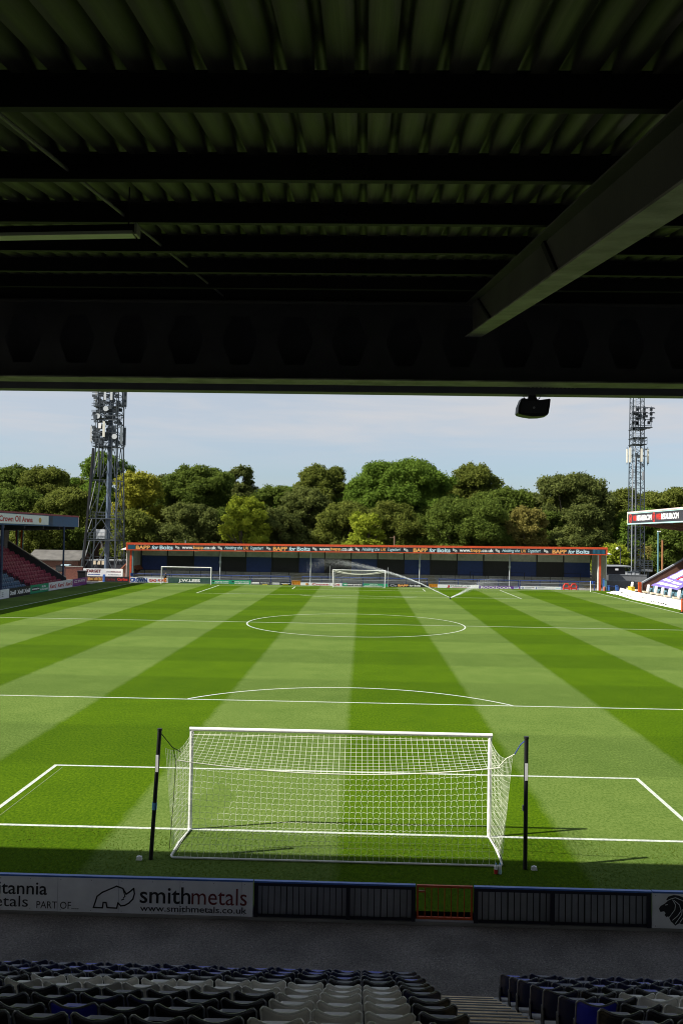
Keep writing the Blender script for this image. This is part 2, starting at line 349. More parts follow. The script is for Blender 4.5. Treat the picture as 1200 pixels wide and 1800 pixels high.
def deck_mat():
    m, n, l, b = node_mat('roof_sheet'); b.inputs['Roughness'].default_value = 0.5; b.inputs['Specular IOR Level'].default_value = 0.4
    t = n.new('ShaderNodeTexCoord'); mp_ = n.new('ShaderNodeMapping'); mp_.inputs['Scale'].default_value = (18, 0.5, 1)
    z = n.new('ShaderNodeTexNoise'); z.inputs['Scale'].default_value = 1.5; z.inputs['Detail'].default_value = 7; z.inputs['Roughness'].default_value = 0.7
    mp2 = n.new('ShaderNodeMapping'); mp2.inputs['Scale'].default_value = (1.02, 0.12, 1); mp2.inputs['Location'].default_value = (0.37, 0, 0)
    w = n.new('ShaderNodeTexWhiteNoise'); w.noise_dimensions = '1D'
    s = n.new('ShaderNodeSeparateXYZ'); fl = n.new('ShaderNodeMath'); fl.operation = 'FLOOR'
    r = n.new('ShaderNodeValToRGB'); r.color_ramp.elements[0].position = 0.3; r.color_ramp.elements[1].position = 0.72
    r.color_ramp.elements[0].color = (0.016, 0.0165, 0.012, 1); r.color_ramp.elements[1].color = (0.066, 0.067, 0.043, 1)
    mm = n.new('ShaderNodeMath'); mm.operation = 'MULTIPLY_ADD'; mm.inputs[1].default_value = 0.5; mm.inputs[2].default_value = 0.6
    mx_ = n.new('ShaderNodeMix'); mx_.data_type = 'RGBA'; mx_.blend_type = 'MULTIPLY'; mx_.inputs['Factor'].default_value = 1
    sh1 = n.new('ShaderNodeMath'); sh1.operation = 'GREATER_THAN'; sh1.inputs[1].default_value = 0.33; sh2 = n.new('ShaderNodeMath'); sh2.operation = 'LESS_THAN'; sh2.inputs[1].default_value = 1.55
    sh3 = n.new('ShaderNodeMath'); sh3.operation = 'MULTIPLY'; sh4 = n.new('ShaderNodeMath'); sh4.operation = 'MULTIPLY_ADD'; sh4.inputs[1].default_value = 0.9
    l.new(t.outputs['Object'], mp_.inputs['Vector']); l.new(mp_.outputs['Vector'], z.inputs['Vector']); l.new(z.outputs['Fac'], r.inputs['Fac'])
    l.new(t.outputs['Object'], mp2.inputs['Vector']); l.new(mp2.outputs['Vector'], s.inputs[0]); l.new(s.outputs['X'], fl.inputs[0]); l.new(fl.outputs[0], w.inputs['W'])
    l.new(w.outputs['Value'], mm.inputs[0]); s2 = n.new('ShaderNodeSeparateXYZ'); l.new(t.outputs['Object'], s2.inputs[0]); l.new(s2.outputs['X'], sh1.inputs[0]); l.new(s2.outputs['X'], sh2.inputs[0]); l.new(sh1.outputs[0], sh3.inputs[0]); l.new(sh2.outputs[0], sh3.inputs[1]); l.new(sh3.outputs[0], sh4.inputs[0]); l.new(mm.outputs[0], sh4.inputs[2])
    l.new(r.outputs['Color'], mx_.inputs['A']); l.new(sh4.outputs[0], mx_.inputs['B']); l.new(mx_.outputs['Result'], b.inputs['Base Color'])
    return m
M['deck'] = deck_mat()

def leaf_mat(name, c0, c1):
    m, n, l, b = node_mat(name); b.inputs['Roughness'].default_value = 0.75; b.inputs['Specular IOR Level'].default_value = 0.08
    g = n.new('ShaderNodeNewGeometry'); t = n.new('ShaderNodeTexCoord')
    z = n.new('ShaderNodeTexNoise'); z.inputs['Scale'].default_value = 0.35; z.inputs['Detail'].default_value = 4
    a = n.new('ShaderNodeMath'); a.operation = 'MULTIPLY_ADD'; a.inputs[1].default_value = 0.5
    l.new(g.outputs['Random Per Island'], a.inputs[0]); 
    zz = n.new('ShaderNodeMath'); zz.operation = 'MULTIPLY_ADD'; zz.inputs[1].default_value = 1.2; zz.inputs[2].default_value = -0.35
    l.new(t.outputs['Object'], z.inputs['Vector']); l.new(z.outputs['Fac'], zz.inputs[0]); l.new(zz.outputs[0], a.inputs[2])
    r = n.new('ShaderNodeValToRGB'); r.color_ramp.elements[0].color = c0 + (1,); r.color_ramp.elements[1].color = c1 + (1,)
    l.new(a.outputs[0], r.inputs['Fac']); l.new(r.outputs['Color'], b.inputs['Base Color'])
    tr = n.new('ShaderNodeBsdfTranslucent'); l.new(r.outputs['Color'], tr.inputs['Color'])
    ms = n.new('ShaderNodeMixShader'); ms.inputs[0].default_value = 0.45; o = n['Material Output']
    l.new(b.outputs[0], ms.inputs[1]); l.new(tr.outputs[0], ms.inputs[2]); l.new(ms.outputs[0], o.inputs['Surface'])
    return m
LEAF = {
    'deep': leaf_mat('leaf_deep_green', (0.043, 0.071, 0.012), (0.161, 0.216, 0.035)),
    'olive': leaf_mat('leaf_olive', (0.056, 0.082, 0.012), (0.211, 0.236, 0.044)),
    'brown': leaf_mat('leaf_brown_green', (0.054, 0.076, 0.019), (0.193, 0.220, 0.056)),
    'fresh': leaf_mat('leaf_fresh_green', (0.053, 0.102, 0.012), (0.184, 0.277, 0.038)),
    'yellow': leaf_mat('leaf_yellow_green', (0.134, 0.157, 0.016), (0.414, 0.398, 0.050)),
    'lime': leaf_mat('leaf_lime', (0.138, 0.200, 0.019), (0.410, 0.457, 0.044)),
    'gold': leaf_mat('leaf_gold', (0.122, 0.122, 0.031), (0.332, 0.286, 0.074)),
}

# text as real letters standing a few millimetres off the board
TXT = {}
def text_mesh(s, bold=0.0, shear=0.0):
    k = (s, bold, shear)
    if k in TXT: return TXT[k]
    cu = bpy.data.curves.new('lettering', 'FONT'); cu.body = s; cu.offset = bold; cu.shear = shear; cu.resolution_u = 3
    cu.extrude = 0.0
    o = bpy.data.objects.new('lettering', cu); COL.objects.link(o)
    bpy.context.view_layer.update()
    me = bpy.data.meshes.new_from_object(o.evaluated_get(bpy.context.evaluated_depsgraph_get()))
    V = np.array([v.co[:] for v in me.vertices]); Fs = [tuple(p.vertices) for p in me.polygons]
    bpy.data.objects.remove(o); bpy.data.curves.remove(cu); bpy.data.meshes.remove(me)
    V[:, 0] -= V[:, 0].min(); w = V[:, 0].max(); 
    TXT[k] = (V, Fs, w, V[:, 1].min(), V[:, 1].max()); return TXT[k]
def put_text(mb, s, fn, u0, u1, v0, v1, mi=0, bold=0.0, shear=0.0, cap=True):
    """fit the string into the box u0..u1, v0..v1 of a surface; fn(u, v) -> point"""
    V, Fs, w, y0, y1 = text_mesh(s, bold, shear)
    pts = [fn(u0 + (u1 - u0) * p[0] / w, v0 + (v1 - v0) * (p[1] - y0) / (y1 - y0)) for p in V]
    mb.add(pts, Fs, mi)
def put_ell(mb, fn, u, v, ru, rv, mi=0, n=18, hole=0.0):
    if hole <= 0:
        mb.add([fn(u + ru * math.cos(2 * math.pi * i / n), v + rv * math.sin(2 * math.pi * i / n)) for i in range(n)], [tuple(range(n))], mi)
    else:
        o = [fn(u + ru * math.cos(2 * math.pi * i / n), v + rv * math.sin(2 * math.pi * i / n)) for i in range(n)]
        p = [fn(u + hole * ru * math.cos(2 * math.pi * i / n), v + hole * rv * math.sin(2 * math.pi * i / n)) for i in range(n)]
        mb.add(o + p, [(i, (i + 1) % n, (i + 1) % n + n, i + n) for i in range(n)], mi)
def put_rect(mb, fn, u0, u1, v0, v1, mi=0): mb.add([fn(u0, v0), fn(u1, v0), fn(u1, v1), fn(u0, v1)], [(0, 1, 2, 3)], mi)
def put_line(mb, fn, pts, w, mi=0):
    for (a, b) in zip(pts[:-1], pts[1:]):
        a = np.array(a); b = np.array(b); d = b - a; L = np.hypot(*d)
        if L < 1e-9: continue
        n_ = np.array([-d[1], d[0]]) / L * w / 2; e = d / L * w * 0.35
        mb.add([fn(*(a - e + n_)), fn(*(a - e - n_)), fn(*(b + e - n_)), fn(*(b + e + n_))], [(0, 1, 2, 3)], mi)

def struct(mb, name, m, smooth=False):
    o = mb.build(name, m, smooth=smooth); o['kind'] = 'structure'; return o
def sheet(name, m, x0, x1, y0, y1, z, nx=1, ny=1):
    return struct(MB().poly([(x0, y0, z), (x1, y0, z), (x1, y1, z), (x0, y1, z)]), name, m)

# ================================================================== SETTING
L_, W_ = 99.8, 66.3
mk('earth', (0.13, 0.125, 0.105), 0.95, var=0.3, scale=0.2, bump=0.3)
sheet('ground', M['earth'], -1500, 1500, -300, 2500, -0.30)
sheet('walkway', M['asphalt'], -40, 40, -8.6, -4.42, -0.20)
sheet('pitch', M['pitch'], -38.05, 36.9, -4.25, 103.05, 0.0)
sheet('corner_paving', M['concrete'], -46, -34.0, 98.2, 112, -0.02)

ln = []
def line_mark(name, segs):
    mb = MB()
    for (x0, x1, y0, y1) in segs: mb.poly([(x0, y0, 0.006), (x1, y0, 0.006), (x1, y1, 0.006), (x0, y1, 0.006)])
    return struct(mb, name, M['line_white'])
def arc_mark(name, cx, cy, r, a0, a1, w=0.12, n=96):
    mb = MB()
    for i in range(n):
        t0 = a0 + (a1 - a0) * i / n; t1 = a0 + (a1 - a0) * (i + 1) / n
        mb.poly([(cx + (r - w / 2) * math.cos(t0), cy + (r - w / 2) * math.sin(t0), 0.006), (cx + (r + w / 2) * math.cos(t0), cy + (r + w / 2) * math.sin(t0), 0.006),
                 (cx + (r + w / 2) * math.cos(t1), cy + (r + w / 2) * math.sin(t1), 0.006), (cx + (r - w / 2) * math.cos(t1), cy + (r - w / 2) * math.sin(t1), 0.006)])
    return struct(mb, name, M['line_white'])
h = 0.06
line_mark('goal_line', [(-W_ / 2, W_ / 2, -h, h)])
line_mark('goal_line', [(-W_ / 2, W_ / 2, L_ - h, L_ + h)])
line_mark('touch_line', [(-W_ / 2 - h, -W_ / 2 + h, h, L_ - h)])
line_mark('touch_line', [(W_ / 2 - h, W_ / 2 + h, h, L_ - h)])
line_mark('halfway_line', [(-W_ / 2 + h, W_ / 2 - h, L_ / 2 - h, L_ / 2 + h)])
for s_, y in ((1, 0), (-1, L_)):
    def yy(a, b): return (y + s_ * a, y + s_ * b) if s_ > 0 else (y - b, y - a)
    for nm, hw, dp in (('six_yard_line', 9.16, 5.5), ('penalty_area_line', 20.16, 16.5)):
        a, b = yy(h, dp - 0.12); c, d = yy(dp - 0.12, dp)
        line_mark(nm, [(-hw, -hw + 0.12, a, b), (hw - 0.12, hw, a, b), (-hw, hw, c, d)])
    t = math.asin(5.56 / 9.15)
    arc_mark('penalty_arc', 0, y + s_ * 11, 9.09, t if s_ > 0 else math.pi + t, math.pi - t if s_ > 0 else 2 * math.pi - t)
    arc_mark('penalty_spot', 0, y + s_ * 11, 0.06, 0, 2 * math.pi, 0.12, 16)
arc_mark('centre_circle', 0, L_ / 2, 9.09, 0, 2 * math.pi, n=160)
# faint string line beside the six yard box
struct(MB().poly([(-8.82, 0.3, 0.006), (-8.80, 0.3, 0.006), (-8.80, 5.2, 0.006), (-8.82, 5.2, 0.006)]), 'marking_trace', mat('faded_line', (0.16, 0.20, 0.09), 0.9))

# rough turf behind the goal line and near the boards: blades
def grass_blades(n, x0, x1, y0, y1, hmin, hmax, name):
    x = RNG.uniform(x0, x1, n); y = RNG.uniform(y0, y1, n)
    clump = 0.5 + 0.5 * np.sin(x * 3.1 + np.sin(y * 4.0) * 2) * np.sin(y * 6.3 + x)
    hgt = RNG.uniform(hmin, hmax, n) * (0.45 + 0.75 * clump)
    a = RNG.uniform(0, 2 * np.pi, n); w = RNG.uniform(0.008, 0.016, n); ln_ = RNG.normal(0, 0.45, (n, 2)) * hgt[:, None]
    V = np.zeros((n, 3, 3)); 
    V[:, 0] = np.stack([x - np.cos(a) * w, y - np.sin(a) * w, np.zeros(n)], 1); V[:, 1] = np.stack([x + np.cos(a) * w, y + np.sin(a) * w, np.zeros(n)], 1)
    V[:, 2] = np.stack([x + ln_[:, 0], y + ln_[:, 1], hgt], 1)
    o = fast_mesh(name, V.reshape(-1, 3), np.arange(3 * n).reshape(-1, 3), leaf_mat('grass_blade', (0.055, 0.105, 0.004), (0.150, 0.200, 0.020)))
    return o
g = grass_blades(16000, -9, 9, -4.2, -0.10, 0.010, 0.032, 'grass'); tag(g, 'rough longer turf behind the near goal line', 'grass', kind='stuff')

# ================================================================== NEAR GOAL
t = thing('football_goal', 'large white goal with draped net nearest the camera', 'goal', (0, 0, 0))
mb = MB().tube([(-3.72, 0, 0), (-3.72, 0, 2.44)], 0.05, 12); mb.build('goal_post', M['white_paint'], t, smooth=False)
MB().tube([(3.72, 0, 0), (3.72, 0, 2.44)], 0.05, 12).build('goal_post', M['white_paint'], t)
MB().tube([(-3.78, 0, 2.495), (3.78, 0, 2.495)], 0.05, 12).build('crossbar', M['white_paint'], t)
MB().tube([(-3.70, -0.06, 0.03), (-3.78, -1.0, 0.03), (-3.78, -1.82, 0.03), (-3.72, -1.92, 0.03), (3.66, -1.92, 0.03), (3.74, -1.84, 0.03), (3.76, -1.0, 0.03), (3.70, -0.06, 0.03)], 0.023, 8).build('ground_frame', M['white_paint'], t)
def make_net(t, Y0, sgn, density=1.0, rad=0.0029, sides=3):
    cell = 0.135 / density
    mb = MB(); nx = int(7.3 / cell)
    def crest(u):   # rear upper rope: u -1..1
        k = 1 - u * u
        return np.array([3.70 * u, -1.72 + 0.45 * k, 2.17 - 0.36 * k])
    def floor_(u): return np.array([3.72 * u, -1.90, 0.04])
    def bar_(u): return np.array([3.66 * u, 0.0, 2.43])
    rows_top = 11; rows_back = int(15 * density)
    T = lambda p: (p[0], Y0 + sgn * p[1], p[2])
    U = np.linspace(-1, 1, nx + 1)
    def top(u, v):
        a, b = bar_(u), crest(u); p = a * (1 - v) + b * v; p[2] -= 0.10 * math.sin(math.pi * v) * (0.5 + 0.5 * (1 - u * u)); return p
    def back(u, v):
        a, b = crest(u), floor_(u); p = a * (1 - v) + b * v; p[1] += 0.10 * math.sin(math.pi * v) * (1 - u ** 4); p[0] += 0.012 * math.sin(v * 40 + u * 30); return p
    for i, u in enumerate(U):
        mb.tube([T(top(u, v)) for v in np.linspace(0, 1, rows_top + 1)], rad, sides, False)
        pts = [np.array(T(back(u, v))) for v in np.linspace(0, 1, rows_back + 1)]
        for j, p in enumerate(pts): p[0] += 0.014 * (1 if (i + j) % 2 else -1)
        mb.tube(pts, rad, sides, False)
    US = np.linspace(-1, 1, 2 * nx + 1)
    for v in np.linspace(0.0, 1, rows_top + 1)[1:]:
        mb.tube([T(top(u, v)) for u in US], rad, sides, False)
    for v in np.linspace(0, 1, rows_back + 1)[:-1]:
        pts = [np.array(T(back(u, v))) for u in US]
        for j, p in enumerate(pts): p[2] += 0.010 * (1 if (j // 1) % 2 else -1)
        mb.tube(pts, rad, sides, False)
    mb.tube([T(crest(u)) for u in U], rad * 4.6, 5, False)
    mb.tube([T(bar_(u) + np.array([0, -0.03, -0.06])) for u in U], rad * 2.2, 4, False)
    # sides: post line to rear upright, pulled towards the stanchion ropes
    for s in (-1, 1):
        def front(v): return np.array([s * 3.70, -0.06, 2.42 * (1 - v) + 0.05 * v])
        def rear(v):
            top_ = np.array([s * 3.78 + s * 0.18, -1.80, 2.46]); bot = np.array([s * 3.73, -1.90, 0.05])
            p = top_ * (1 - v) + bot * v; p[1] += 0.05 * math.sin(math.pi * v); return p
        def side(u, v):
            p = front(v) * (1 - u) + rear(v) * u; p[0] += s * 0.06 * math.sin(math.pi * u) * math.sin(math.pi * v)
            p[2] -= 0.22 * math.sin(math.pi * u) * (1 - v) ** 2; return p
        m_ = int(16 * density)
        for u in np.linspace(0.08, 1, m_): mb.tube([T(side(u, v)) for v in np.linspace(0, 1, 20)], rad, sides, False)
        for v in np.linspace(0, 1, int(21 * density)): mb.tube([T(side(u, v)) for u in np.linspace(0.02, 1, 10)], rad, sides, False)
        mb.tube([T(crest(s)), T(rear(0.0))], rad, sides, False)
    o = mb.build('net', M['net_white'], t); return o
make_net(t, 0, 1)

def stanchion(x, xt, blue, label):
    t = thing('net_stanchion', label, 'net pole', (x, -1.99, 0), 'black poles that hold the near net')
    MB().tube([(x, -1.99, 0), (xt, -1.99, 2.92)], 0.048, 12).build('pole', M['black_steel'], t)
    MB().tube([(xt, -1.99, 2.90), (xt, -1.99, 2.95)], 0.055, 12).build('pole_cap', M['black_steel'], t)
    f = lambda s: x + (xt - x) * s / 2.92
    MB().box(f(2.2) - 0.03, f(2.2) + 0.03, -2.045, -2.035, 1.98, 2.36).build('sticker', M['sign_white'], t)
    sgn = -1 if x < 0 else 1
    if blue:
        MB().tube([(f(1.18), -1.99, 1.12), (f(1.25), -1.99, 1.28)], 0.056, 10).build('tape', M['tape_blue'], t)
        MB().tube([(xt, -1.99, 2.88), (xt + 0.28, -1.93, 2.52), (xt + 0.36, -1.85, 2.45), (-3.62, -1.74, 2.36)], 0.010, 5).build('rope', M['rope_dark'], t)
        MB().tube([(xt + 0.30, -1.92, 2.50), (xt + 0.37, -1.93, 2.2), (xt + 0.33, -1.93, 1.2), (-3.80, -1.92, 0.2)], 0.007, 5).build('rope', M['rope_dark'], t)
        MB().tube([(f(1.2) + 0.05, -2.02, 1.4), (f(1.1) + 0.05, -2.03, 1.12), (f(0.9) + 0.04, -2.03, 0.86)], 0.008, 4).build('loose_rope', M['rope_dark'], t)
    else:
        MB().tube([(xt, -1.99, 2.88), (xt - 0.12, -1.95, 2.76), (4.00, -1.82, 2.50)], 0.012, 5).build('strap', M['strap_blue'], t)
        MB().tube([(4.02, -1.83, 2.52), (3.82, -1.79, 2.40), (3.66, -1.74, 2.20)], 0.008, 4).build('rope', M['net_white'], t)
        MB().box(f(1.4) - 0.075, f(1.4) - 0.045, -2.02, -1.97, 1.3, 1.42).build('cleat', M['ink_grey'], t)
stanchion(-4.20, -4.06, True, 'black net pole with blue tape left of the near goal')
stanchion(4.23, 4.23, False, 'black net pole with blue strap right of the near goal')

def small_block(p, label, cat):
    x, y, z = p
    mb = MB().hexa([(x - .065, y - .05, 0), (x + .065, y - .05, 0), (x + .065, y + .05, 0), (x - .065, y + .05, 0), (x - .055, y - .035, .075), (x + .055, y - .035, .075), (x + .055, y + .035, .075), (x - .055, y + .035, .075)])
    mb.box(x - .02, x + .02, y - .012, y + .012, .075, .095)
    tag(mb.build('ground_weight', M['sign_white'], base=(x, y, 0)), label, cat)
small_block(PZ(245, 1511, 0), 'small white ground weight beside the left net pole', 'weight')
small_block(PZ(938, 1529, 0), 'small white ground weight beside the right net pole', 'weight')
for px, c, lab in ((871, 'ink_red', 'water bottle with red base beside the goal corner'), (878, 'ink_cyan', 'pale blue water bottle beside the goal corner')):
    p = PZ(px, 1536, 0); t = thing('water_bottle', lab, 'bottle', p)
    MB().tube([p, p + [0, 0, .03], p + [0, 0, .10]], [.036, .04, .04], 10).build('bottle_base', M[c], t)
    MB().tube([p + [0, 0, .101], p + [0, 0, .17], p + [0, 0, .20]], [.039, .038, .02], 10).build('bottle_body', M['sign_white'], t)
    MB().tube([p + [0, 0, .20], p + [0, 0, .235]], .015, 8).build('cap', M['tape_blue'], t)

# ================================================================== NEAR PERIMETER FENCE
YF = -4.38; ZB = -0.20
ZT = 0.56
def fp(px, py): return PY(px, py, YF)
def sign_fn(y): return lambda u, v: (u, y, v)
def near_board(x0, x1, label):
    t = thing('perimeter_board', label, 'board', ((x0 + x1) / 2, YF, ZB))
    MB().box(x0, x1, YF, YF + 0.04, ZB + 0.05, ZT - 0.035).build('panel', M['board_white'], t)
    MB().box(x0, x1, YF - 0.012, YF + 0.07, ZT - 0.033, ZT).build('top_rail', M['rail_blue'], t)
    sm = MB()
    for x in np.arange(x0 + 1.22, x1 - .2, 1.22): sm.box(x - .002, x + .002, YF - .003, YF + .001, ZB + .052, ZT - .04)
    for x in np.arange(x0 + .06, x1, .61):
        for z in (ZB + .09, ZT - .08): sm.box(x - .007, x + .007, YF - .006, YF + .001, z - .007, z + .007)
    sm.build('seams', M['ink_grey'], t)
    for x in np.linspace(x0 + 0.3, x1 - 0.3, max(2, int((x1 - x0) / 2.2))): MB().box(x - .03, x + .03, YF + .042, YF + .1, ZB - .05, ZT - .035).build('support_post', M['rail_dark'], t)
    return t
xA, xB, xC, xD, xE = fp(446, 1552)[0], fp(731, 1556)[0], fp(832, 1557)[0], fp(1145, 1558)[0], 12.0
t = near_board(-14.0, xA - 0.012, 'pale perimeter board with rhino outline and smithmetals lettering')
Fn = sign_fn(YF - 0.004)
def bx(px): return fp(px, 1580)[0]
H0_, H1_ = ZB + 0.05, ZT - 0.035; BH = H1_ - H0_
mb = MB(); put_text(mb, 'Britannia', Fn, bx(-34), bx(83), H0_ + BH * .47, H0_ + BH * .85, bold=0.008)
put_text(mb, 'metals', Fn, bx(-34), bx(50), H0_ + BH * .11, H0_ + BH * .43)
put_text(mb, 'PART OF....', Fn, bx(65), bx(139), H0_ + BH * .08, H0_ + BH * .29)
put_text(mb, 'smith', Fn, bx(246), bx(335), H0_ + BH * .31, H0_ + BH * .80, bold=0.008)
put_text(mb, 'www.smithmetals.co.uk', Fn, bx(247), bx(434), H0_ + BH * .08, H0_ + BH * .265, bold=0.006)
mb.build('lettering', M['ink_black'], t)
mb = MB(); put_text(mb, 'metals', Fn, bx(337), bx(434), H0_ + BH * .31, H0_ + BH * .80); mb.build('lettering', M['ink_darkred'], t)
rh = [(165, .12), (168, .30), (171, .50), (180, .64), (196, .78), (205, .86), (216, .79), (218, .72), (222, .60), (228, .68), (235, .80), (236.5, .62), (234, .44), (227, .30), (220, .22), (213, .20), (208, .30), (206, .12), (189, .13), (187, .30), (182, .30), (181, .12), (165, .12)]
mb = MB(); put_line(mb, Fn, [(bx(a), H0_ + BH * (.145 + (b - .12) * .86)) for a, b in rh], 0.028)
put_line(mb, Fn, [(bx(a), H0_ + BH * b) for a, b in [(216, .72), (220, .49), (217, .44)]], 0.02); put_line(mb, Fn, [(bx(214), H0_ + BH * .385), (bx(218), H0_ + BH * .41)], 0.02)
mb.build('rhino_emblem', M['ink_black'], t)

t = near_board(xD + 0.012, xE, 'pale perimeter board with dark lion head emblem at right')
lion = [(1157, .56), (1160, .65), (1167, .72), (1172, .80), (1170, .86), (1174, .95), (1183, 1.0), (1192, .985), (1200, .93), (1212, .80), (1216, .55), (1210, .30), (1203, .12), (1197, .10), (1193, .13), (1186, .05), (1181, .14), (1178, .18), (1176, .26), (1173, .34), (1171, .30), (1167, .37), (1169, .43), (1166, .49), (1160, .46)]
z_of = lambda b: H0_ + BH * (0.04 + 0.92 * b)
mb = MB(); mb.add([Fn(bx(a), z_of(b)) for a, b in lion], [tuple(range(len(lion)))]); mb.build('lion_emblem', M['ink_black'], t)
Fn2 = sign_fn(YF - 0.008); mb = MB()
for pts in ([(1171, .82), (1178, .88), (1186, .92), (1198, .84), (1208, .66)], [(1181, .85), (1186, .70), (1185, .55), (1179, .40), (1174, .28)], [(1184, .83), (1193, .70), (1196, .52), (1190, .36), (1181, .22)],
            [(1198, .56), (1197, .40), (1191, .24), (1186, .12)], [(1205, .55), (1201, .34), (1194, .16)], [(1168, .685), (1172, .70)]):
    put_line(mb, Fn2, [(bx(a), z_of(b)) for a, b in pts], 0.013)
mb.build('mane_lines', M['board_white'], t)

def rail_run(x0, x1, splits, label, ghost):
    t = thing('barred_railing', label, 'railing', ((x0 + x1) / 2, YF, ZB))
    MB().box(x0, x1, YF - 0.02, YF + 0.06, ZT - 0.033, ZT).build('top_rail', M['rail_blue'], t)
    MB().box(x0, x1, YF, YF + 0.04, ZT - 0.10, ZT - 0.036).build('rail', M['rail_dark'], t)
    MB().box(x0, x1, YF, YF + 0.04, ZB + 0.06, ZB + 0.10).build('rail', M['rail_dark'], t)
    for a, b in zip(splits[:-1], splits[1:]):
        n_ = max(3, int(round((b - a) / 0.125)))
        bars = MB()
        for i in range(1, n_):
            x = a + (b - a) * i / n_; w_ = 0.008 if i % 5 else 0.012
            bars.box(x - w_, x + w_, YF + 0.008, YF + 0.032, ZB + 0.10, ZT - 0.10)
        bars.build('bars', M['bar_dark'], t)
    for x in splits: MB().box(x - 0.04, x + 0.04, YF - 0.006, YF + 0.046, ZB - 0.02, ZT - 0.034).build('post', M['rail_dark'], t)
    MB().box(x0 + 0.05, x1 - 0.05, YF + 0.075, YF + 0.09, ZB + 0.06, ZT - 0.07).build('board_back', M['board_back'], t)
    if ghost:
        mb = MB(); Fg = lambda u, v: (u, YF + 0.071, v)
        put_text(mb, ghost, lambda u, v: (x0 + x1 - u, YF + 0.071, v), x0 + 0.45, x1 - 0.5, ZB + .25, ZB + .43, bold=0.02); mb.build('show_through_letters', M['ink_grey'], t)
rail_run(xA + 0.01, xB - 0.01, [xA + .05, fp(612, 1556)[0], xB - .05], 'dark barred railing between smithmetals board and orange gate', None)
rail_run(xC + 0.01, xD - 0.01, [xC + .05, fp(971, 1556)[0], xD - .05], 'dark barred railing between orange gate and lion board', None)
t = thing('barred_gate', 'small orange barred gate in the near railing', 'gate', ((xB + xC) / 2, YF, ZB))
g0, g1 = xB + 0.015, xC - 0.015
mb = MB(); mb.box(g0, g1, YF, YF + .045, ZT - .045, ZT - .004); mb.box(g0, g1, YF, YF + .045, ZB + .10, ZB + .14); mb.box(g0, g0 + .035, YF + .002, YF + .043, ZB + .14, ZT - .045); mb.box(g1 - .035, g1, YF + .002, YF + .043, ZB + .14, ZT - .045)
mb.build('frame', M['gate_orange'], t)
for i in range(1, 8): x = g0 + .035 + (g1 - g0 - .07) * i / 8; MB().box(x - .008, x + .008, YF + .01, YF + .03, ZB + .14, ZT - .045).build('bar', M['gate_orange'], t)
MB().box(g0 + .04, g0 + .17, YF - .012, YF + .008, ZT - .14, ZT - .11).build('latch', M['gate_orange'], t)
struct(MB().box(-40, 40, -4.40, -4.26, -0.30, -0.155), 'kerb', M['concrete'])

# ================================================================== OUR STAND: terrace, roof
D0 = 21.177
zb = lambda d: 7.4 + 1.72 + 0.165 * d           # underside of the purlins
t = thing('grandstand', 'dark covered grandstand over the camera with corrugated roof', 'grandstand', (0, -14, -0.2))
SEAT_X = 1.42; RX = 2.70
def row(k): return 13.2 - 0.76 * (k - 1), 0.745 + 0.343 * (k - 1)       # distance from the camera, height of the seat top
mb = MB(); NR = 18
for k in range(2, NR + 3):
    d, zt = row(k - 1); y = d - D0 + 0.18; z = 0.25 + 0.343 * (k - 2)
    mb.box(-34, SEAT_X + 0.07, y - 0.755, y, -0.32, z); mb.box(RX - 0.07, 34, y - 0.755, y, -0.32, z)
mb.build('terrace', mat('pale_concrete', (0.48, 0.46, 0.42), 0.9, var=0.2, scale=2, bump=0.2, dirt=0.3), t)
for k in range(2, NR + 2):
    d, zt = row(k - 1); y = d - D0 + 0.18; z = 0.25 + 0.343 * (k - 2)
    m1 = MB().box(SEAT_X + 0.072, RX - 0.072, y - 0.375, y + 0.01, -0.32, z).box(SEAT_X + 0.072, RX - 0.072, y - 0.756, y - 0.377, -0.32, z + 0.173)
    m1.build('aisle_step', M['step_concrete'], t)
    m2 = MB()
    for yy_, z_ in ((y + 0.012, z), (y - 0.365, z + 0.173)):
        m2.box(SEAT_X + 0.08, RX - 0.08, yy_ - 0.06, yy_ - 0.035, z_, z_ + 0.004)
        for i in range(1): xx = SEAT_X + 0.15 + RNG.random() * 0.9; m2.box(xx, xx + .02, yy_ - 0.30, yy_ - 0.06, z_ + 0.001, z_ + 0.003)
    m2.build('step_edge', M['ink_black'], t)
# deck
prof = [(0, 0.24), (0.156, 0.24), (0.166, 0.345), (0.231, 0.345)]
xs, zs = [], []
for i in range(-107, 108):
    for a, b in prof: xs.append(i * 0.241 + a); zs.append(b)
xs = np.array(xs); zs = np.array(zs); n_ = len(xs)
d0_, d1_ = -3.0, 16.05
V = np.concatenate([np.stack([xs, np.full(n_, d0_ - D0), zs + zb(d0_)], 1), np.stack([xs, np.full(n_, d1_ - D0), zs + zb(d1_)], 1)])
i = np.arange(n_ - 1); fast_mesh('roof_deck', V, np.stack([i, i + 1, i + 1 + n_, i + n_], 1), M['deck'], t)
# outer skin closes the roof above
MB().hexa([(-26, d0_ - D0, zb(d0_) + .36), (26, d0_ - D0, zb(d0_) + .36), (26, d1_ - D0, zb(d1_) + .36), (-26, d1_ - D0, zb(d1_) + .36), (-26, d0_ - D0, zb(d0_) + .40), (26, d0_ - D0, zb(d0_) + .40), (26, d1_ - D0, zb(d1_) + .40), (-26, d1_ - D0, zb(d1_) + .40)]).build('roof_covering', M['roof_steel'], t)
for k in range(-3, 7):
    d = 1.72 * (2.93 + 0.985 * k); y = d - D0; z = zb(d)
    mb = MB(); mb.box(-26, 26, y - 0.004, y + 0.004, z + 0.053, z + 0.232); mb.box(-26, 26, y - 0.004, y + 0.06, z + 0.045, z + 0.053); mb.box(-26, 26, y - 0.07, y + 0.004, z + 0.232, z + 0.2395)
    mb.build('purlin', M['roof_steel'], t)
